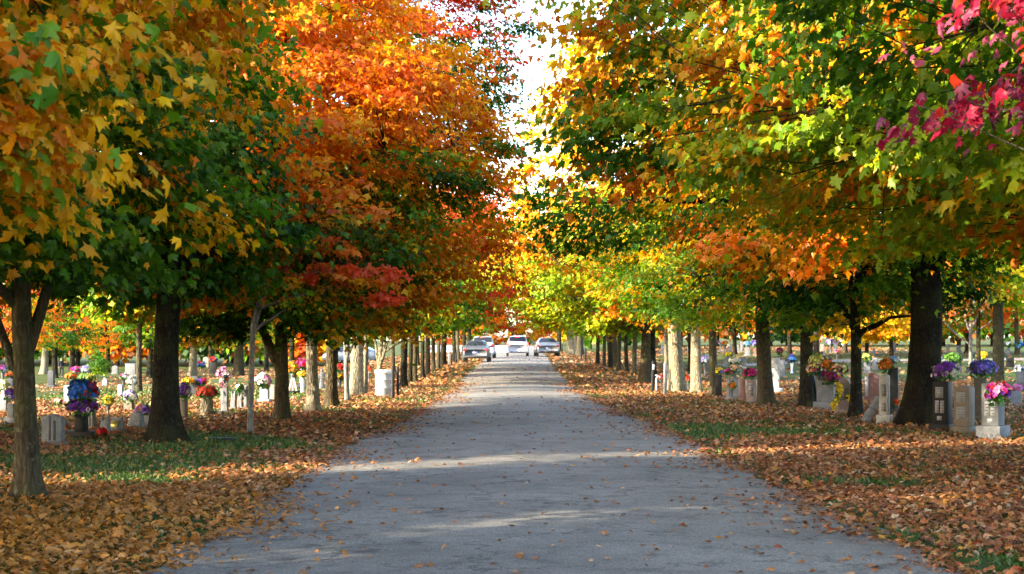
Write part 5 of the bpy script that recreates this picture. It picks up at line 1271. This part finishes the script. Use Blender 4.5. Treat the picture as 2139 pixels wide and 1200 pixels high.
def person(px, py, h, label, face=0.0):
    X, Y = G(px, py)
    rt = empty('person', (X, Y, gz(X, Y)), face); tag(rt, label, 'person')
    def sk(nm, pts, edges_, rad, mat, sub=2):
        me = bpy.data.meshes.new(nm); me.from_pydata([tuple(c * h for c in p_) for p_ in pts], edges_, []); me.materials.append(mat)
        o = link(bpy.data.objects.new(nm, me), rt)
        md = o.modifiers.new('skin', 'SKIN'); sv = me.skin_vertices[0].data
        for v_, r_ in zip(sv, rad): v_.radius = (r_[0] * h, r_[1] * h) if isinstance(r_, tuple) else (r_ * h, r_ * h)
        sv[0].use_root = True; o.modifiers.new('sub', 'SUBSURF').render_levels = sub; md.use_smooth_shade = True
        return o
    pts = [(0, 0, .52), (0, 0, .64), (0, .005, .76), (0, .01, .82), (0, 0, .865), (0, -.015, .905), (0, -.018, .955), (0, -.012, .99),
           (.10, 0, .80), (.125, .01, .66), (.13, -.03, .53), (.13, -.045, .47), (-.10, 0, .80), (-.125, .02, .66), (-.12, .0, .53), (-.115, -.02, .47),
           (.055, -.01, .49), (.06, -.06, .28), (.06, .02, .05), (.065, -.06, .015), (-.055, .01, .49), (-.06, .03, .28), (-.06, .13, .07), (-.06, .06, .02)]
    ed = [(0, 1), (1, 2), (2, 3), (3, 4), (4, 5), (5, 6), (6, 7), (3, 8), (8, 9), (9, 10), (10, 11), (3, 12), (12, 13), (13, 14), (14, 15), (0, 16), (16, 17), (17, 18), (18, 19), (0, 20), (20, 21), (21, 22), (22, 23)]
    rd = [(.075, .055), (.07, .05), (.085, .055), (.05, .04), .03, .042, .048, .03, .034, .028, .020, .022, .034, .028, .020, .022, .05, .036, .022, .022, .05, .036, .022, .022]
    sk('body', pts, ed, rd, P['skin'])
    sk('jacket', pts[:4] + pts[8:11] + pts[12:15] + [(0, 0, .44)], [(0, 1), (1, 2), (2, 3), (3, 4), (4, 5), (5, 6), (3, 7), (7, 8), (8, 9), (0, 10)], [(.088, .068), (.085, .064), (.10, .068), (.06, .052), .045, .039, .031, .045, .039, .031, (.09, .07)], P['cloth'])
    sk('trousers', [pts[0]] + pts[16:19] + pts[20:23], [(0, 1), (1, 2), (2, 3), (0, 4), (4, 5), (5, 6)], [(.082, .062), .060, .046, .034, .060, .046, .034], P['cloth2'])
    for a_, b_ in ((18, 19), (22, 23)):
        p_, q_ = pts[a_], pts[b_]; sk('shoe', [(p_[0], p_[1] + .015, p_[2] - .02), (q_[0], q_[1] - .025, q_[2])], [(0, 1)], [.032, .026], P['shoe'])
    sk('hair', [(0, .012, .955), (0, .002, .985)], [(0, 1)], [.046, .035], P['hair'])
person(128, 789, 1.76, 'person in dark jacket and trousers walking among the left graves', R(35))
# ================================================================== LIGHT, CAMERA
EL, AZ = R(23), R(27)
d = Vector((math.cos(AZ) * math.cos(EL), math.sin(AZ) * math.cos(EL), -math.sin(EL)))
sun = bpy.data.objects.new('sun', bpy.data.lights.new('sun', 'SUN')); COL.objects.link(sun)
sun.data.energy = 3.1; sun.data.angle = R(0.5); sun.data.color = (1.0, .86, .64)
sun.rotation_euler = d.to_track_quat('-Z', 'Y').to_euler(); sun.location = (-40, -20, 30)
w = bpy.data.worlds.new('World'); SC.world = w; w.use_nodes = True
nt = w.node_tree
sky = nt.nodes.new('ShaderNodeTexSky'); sky.sky_type = 'NISHITA'; sky.sun_disc = False
sky.sun_elevation = EL; sky.sun_rotation = math.atan2(-d.x, -d.y) % (2 * PI); sky.air_density = 1.0; sky.dust_density = 1.5; sky.ozone_density = 1.0
bgn = nt.nodes['Background']; nt.links.new(sky.outputs[0], bgn.inputs[0]); bgn.inputs[1].default_value = 0.15

cam = bpy.data.objects.new('camera', bpy.data.cameras.new('camera')); COL.objects.link(cam)
cam.location = (0, 0, CAMH); cam.rotation_euler = (R(90), 0, 0)
cam.data.sensor_width = 36; cam.data.lens = F / 2139 * 36
cam.data.shift_y = (HY - 600) / 2139
cam.data.clip_start = 0.1; cam.data.clip_end = 5000
cam.data.dof.use_dof = True; cam.data.dof.focus_distance = 21; cam.data.dof.aperture_fstop = 5.6
SC.camera = cam
SC.view_settings.view_transform = 'Standard'; SC.view_settings.look = 'None'; SC.view_settings.gamma = 1
SC.view_settings.exposure = 2.97
cy = SC.cycles if hasattr(SC, 'cycles') else None
SC.render.engine = 'CYCLES'
SC.cycles.max_bounces = 10; SC.cycles.diffuse_bounces = 6; SC.cycles.transmission_bounces = 7; SC.cycles.glossy_bounces = 2
SC.cycles.use_denoising = True
SC.cycles.sample_clamp_indirect = 6
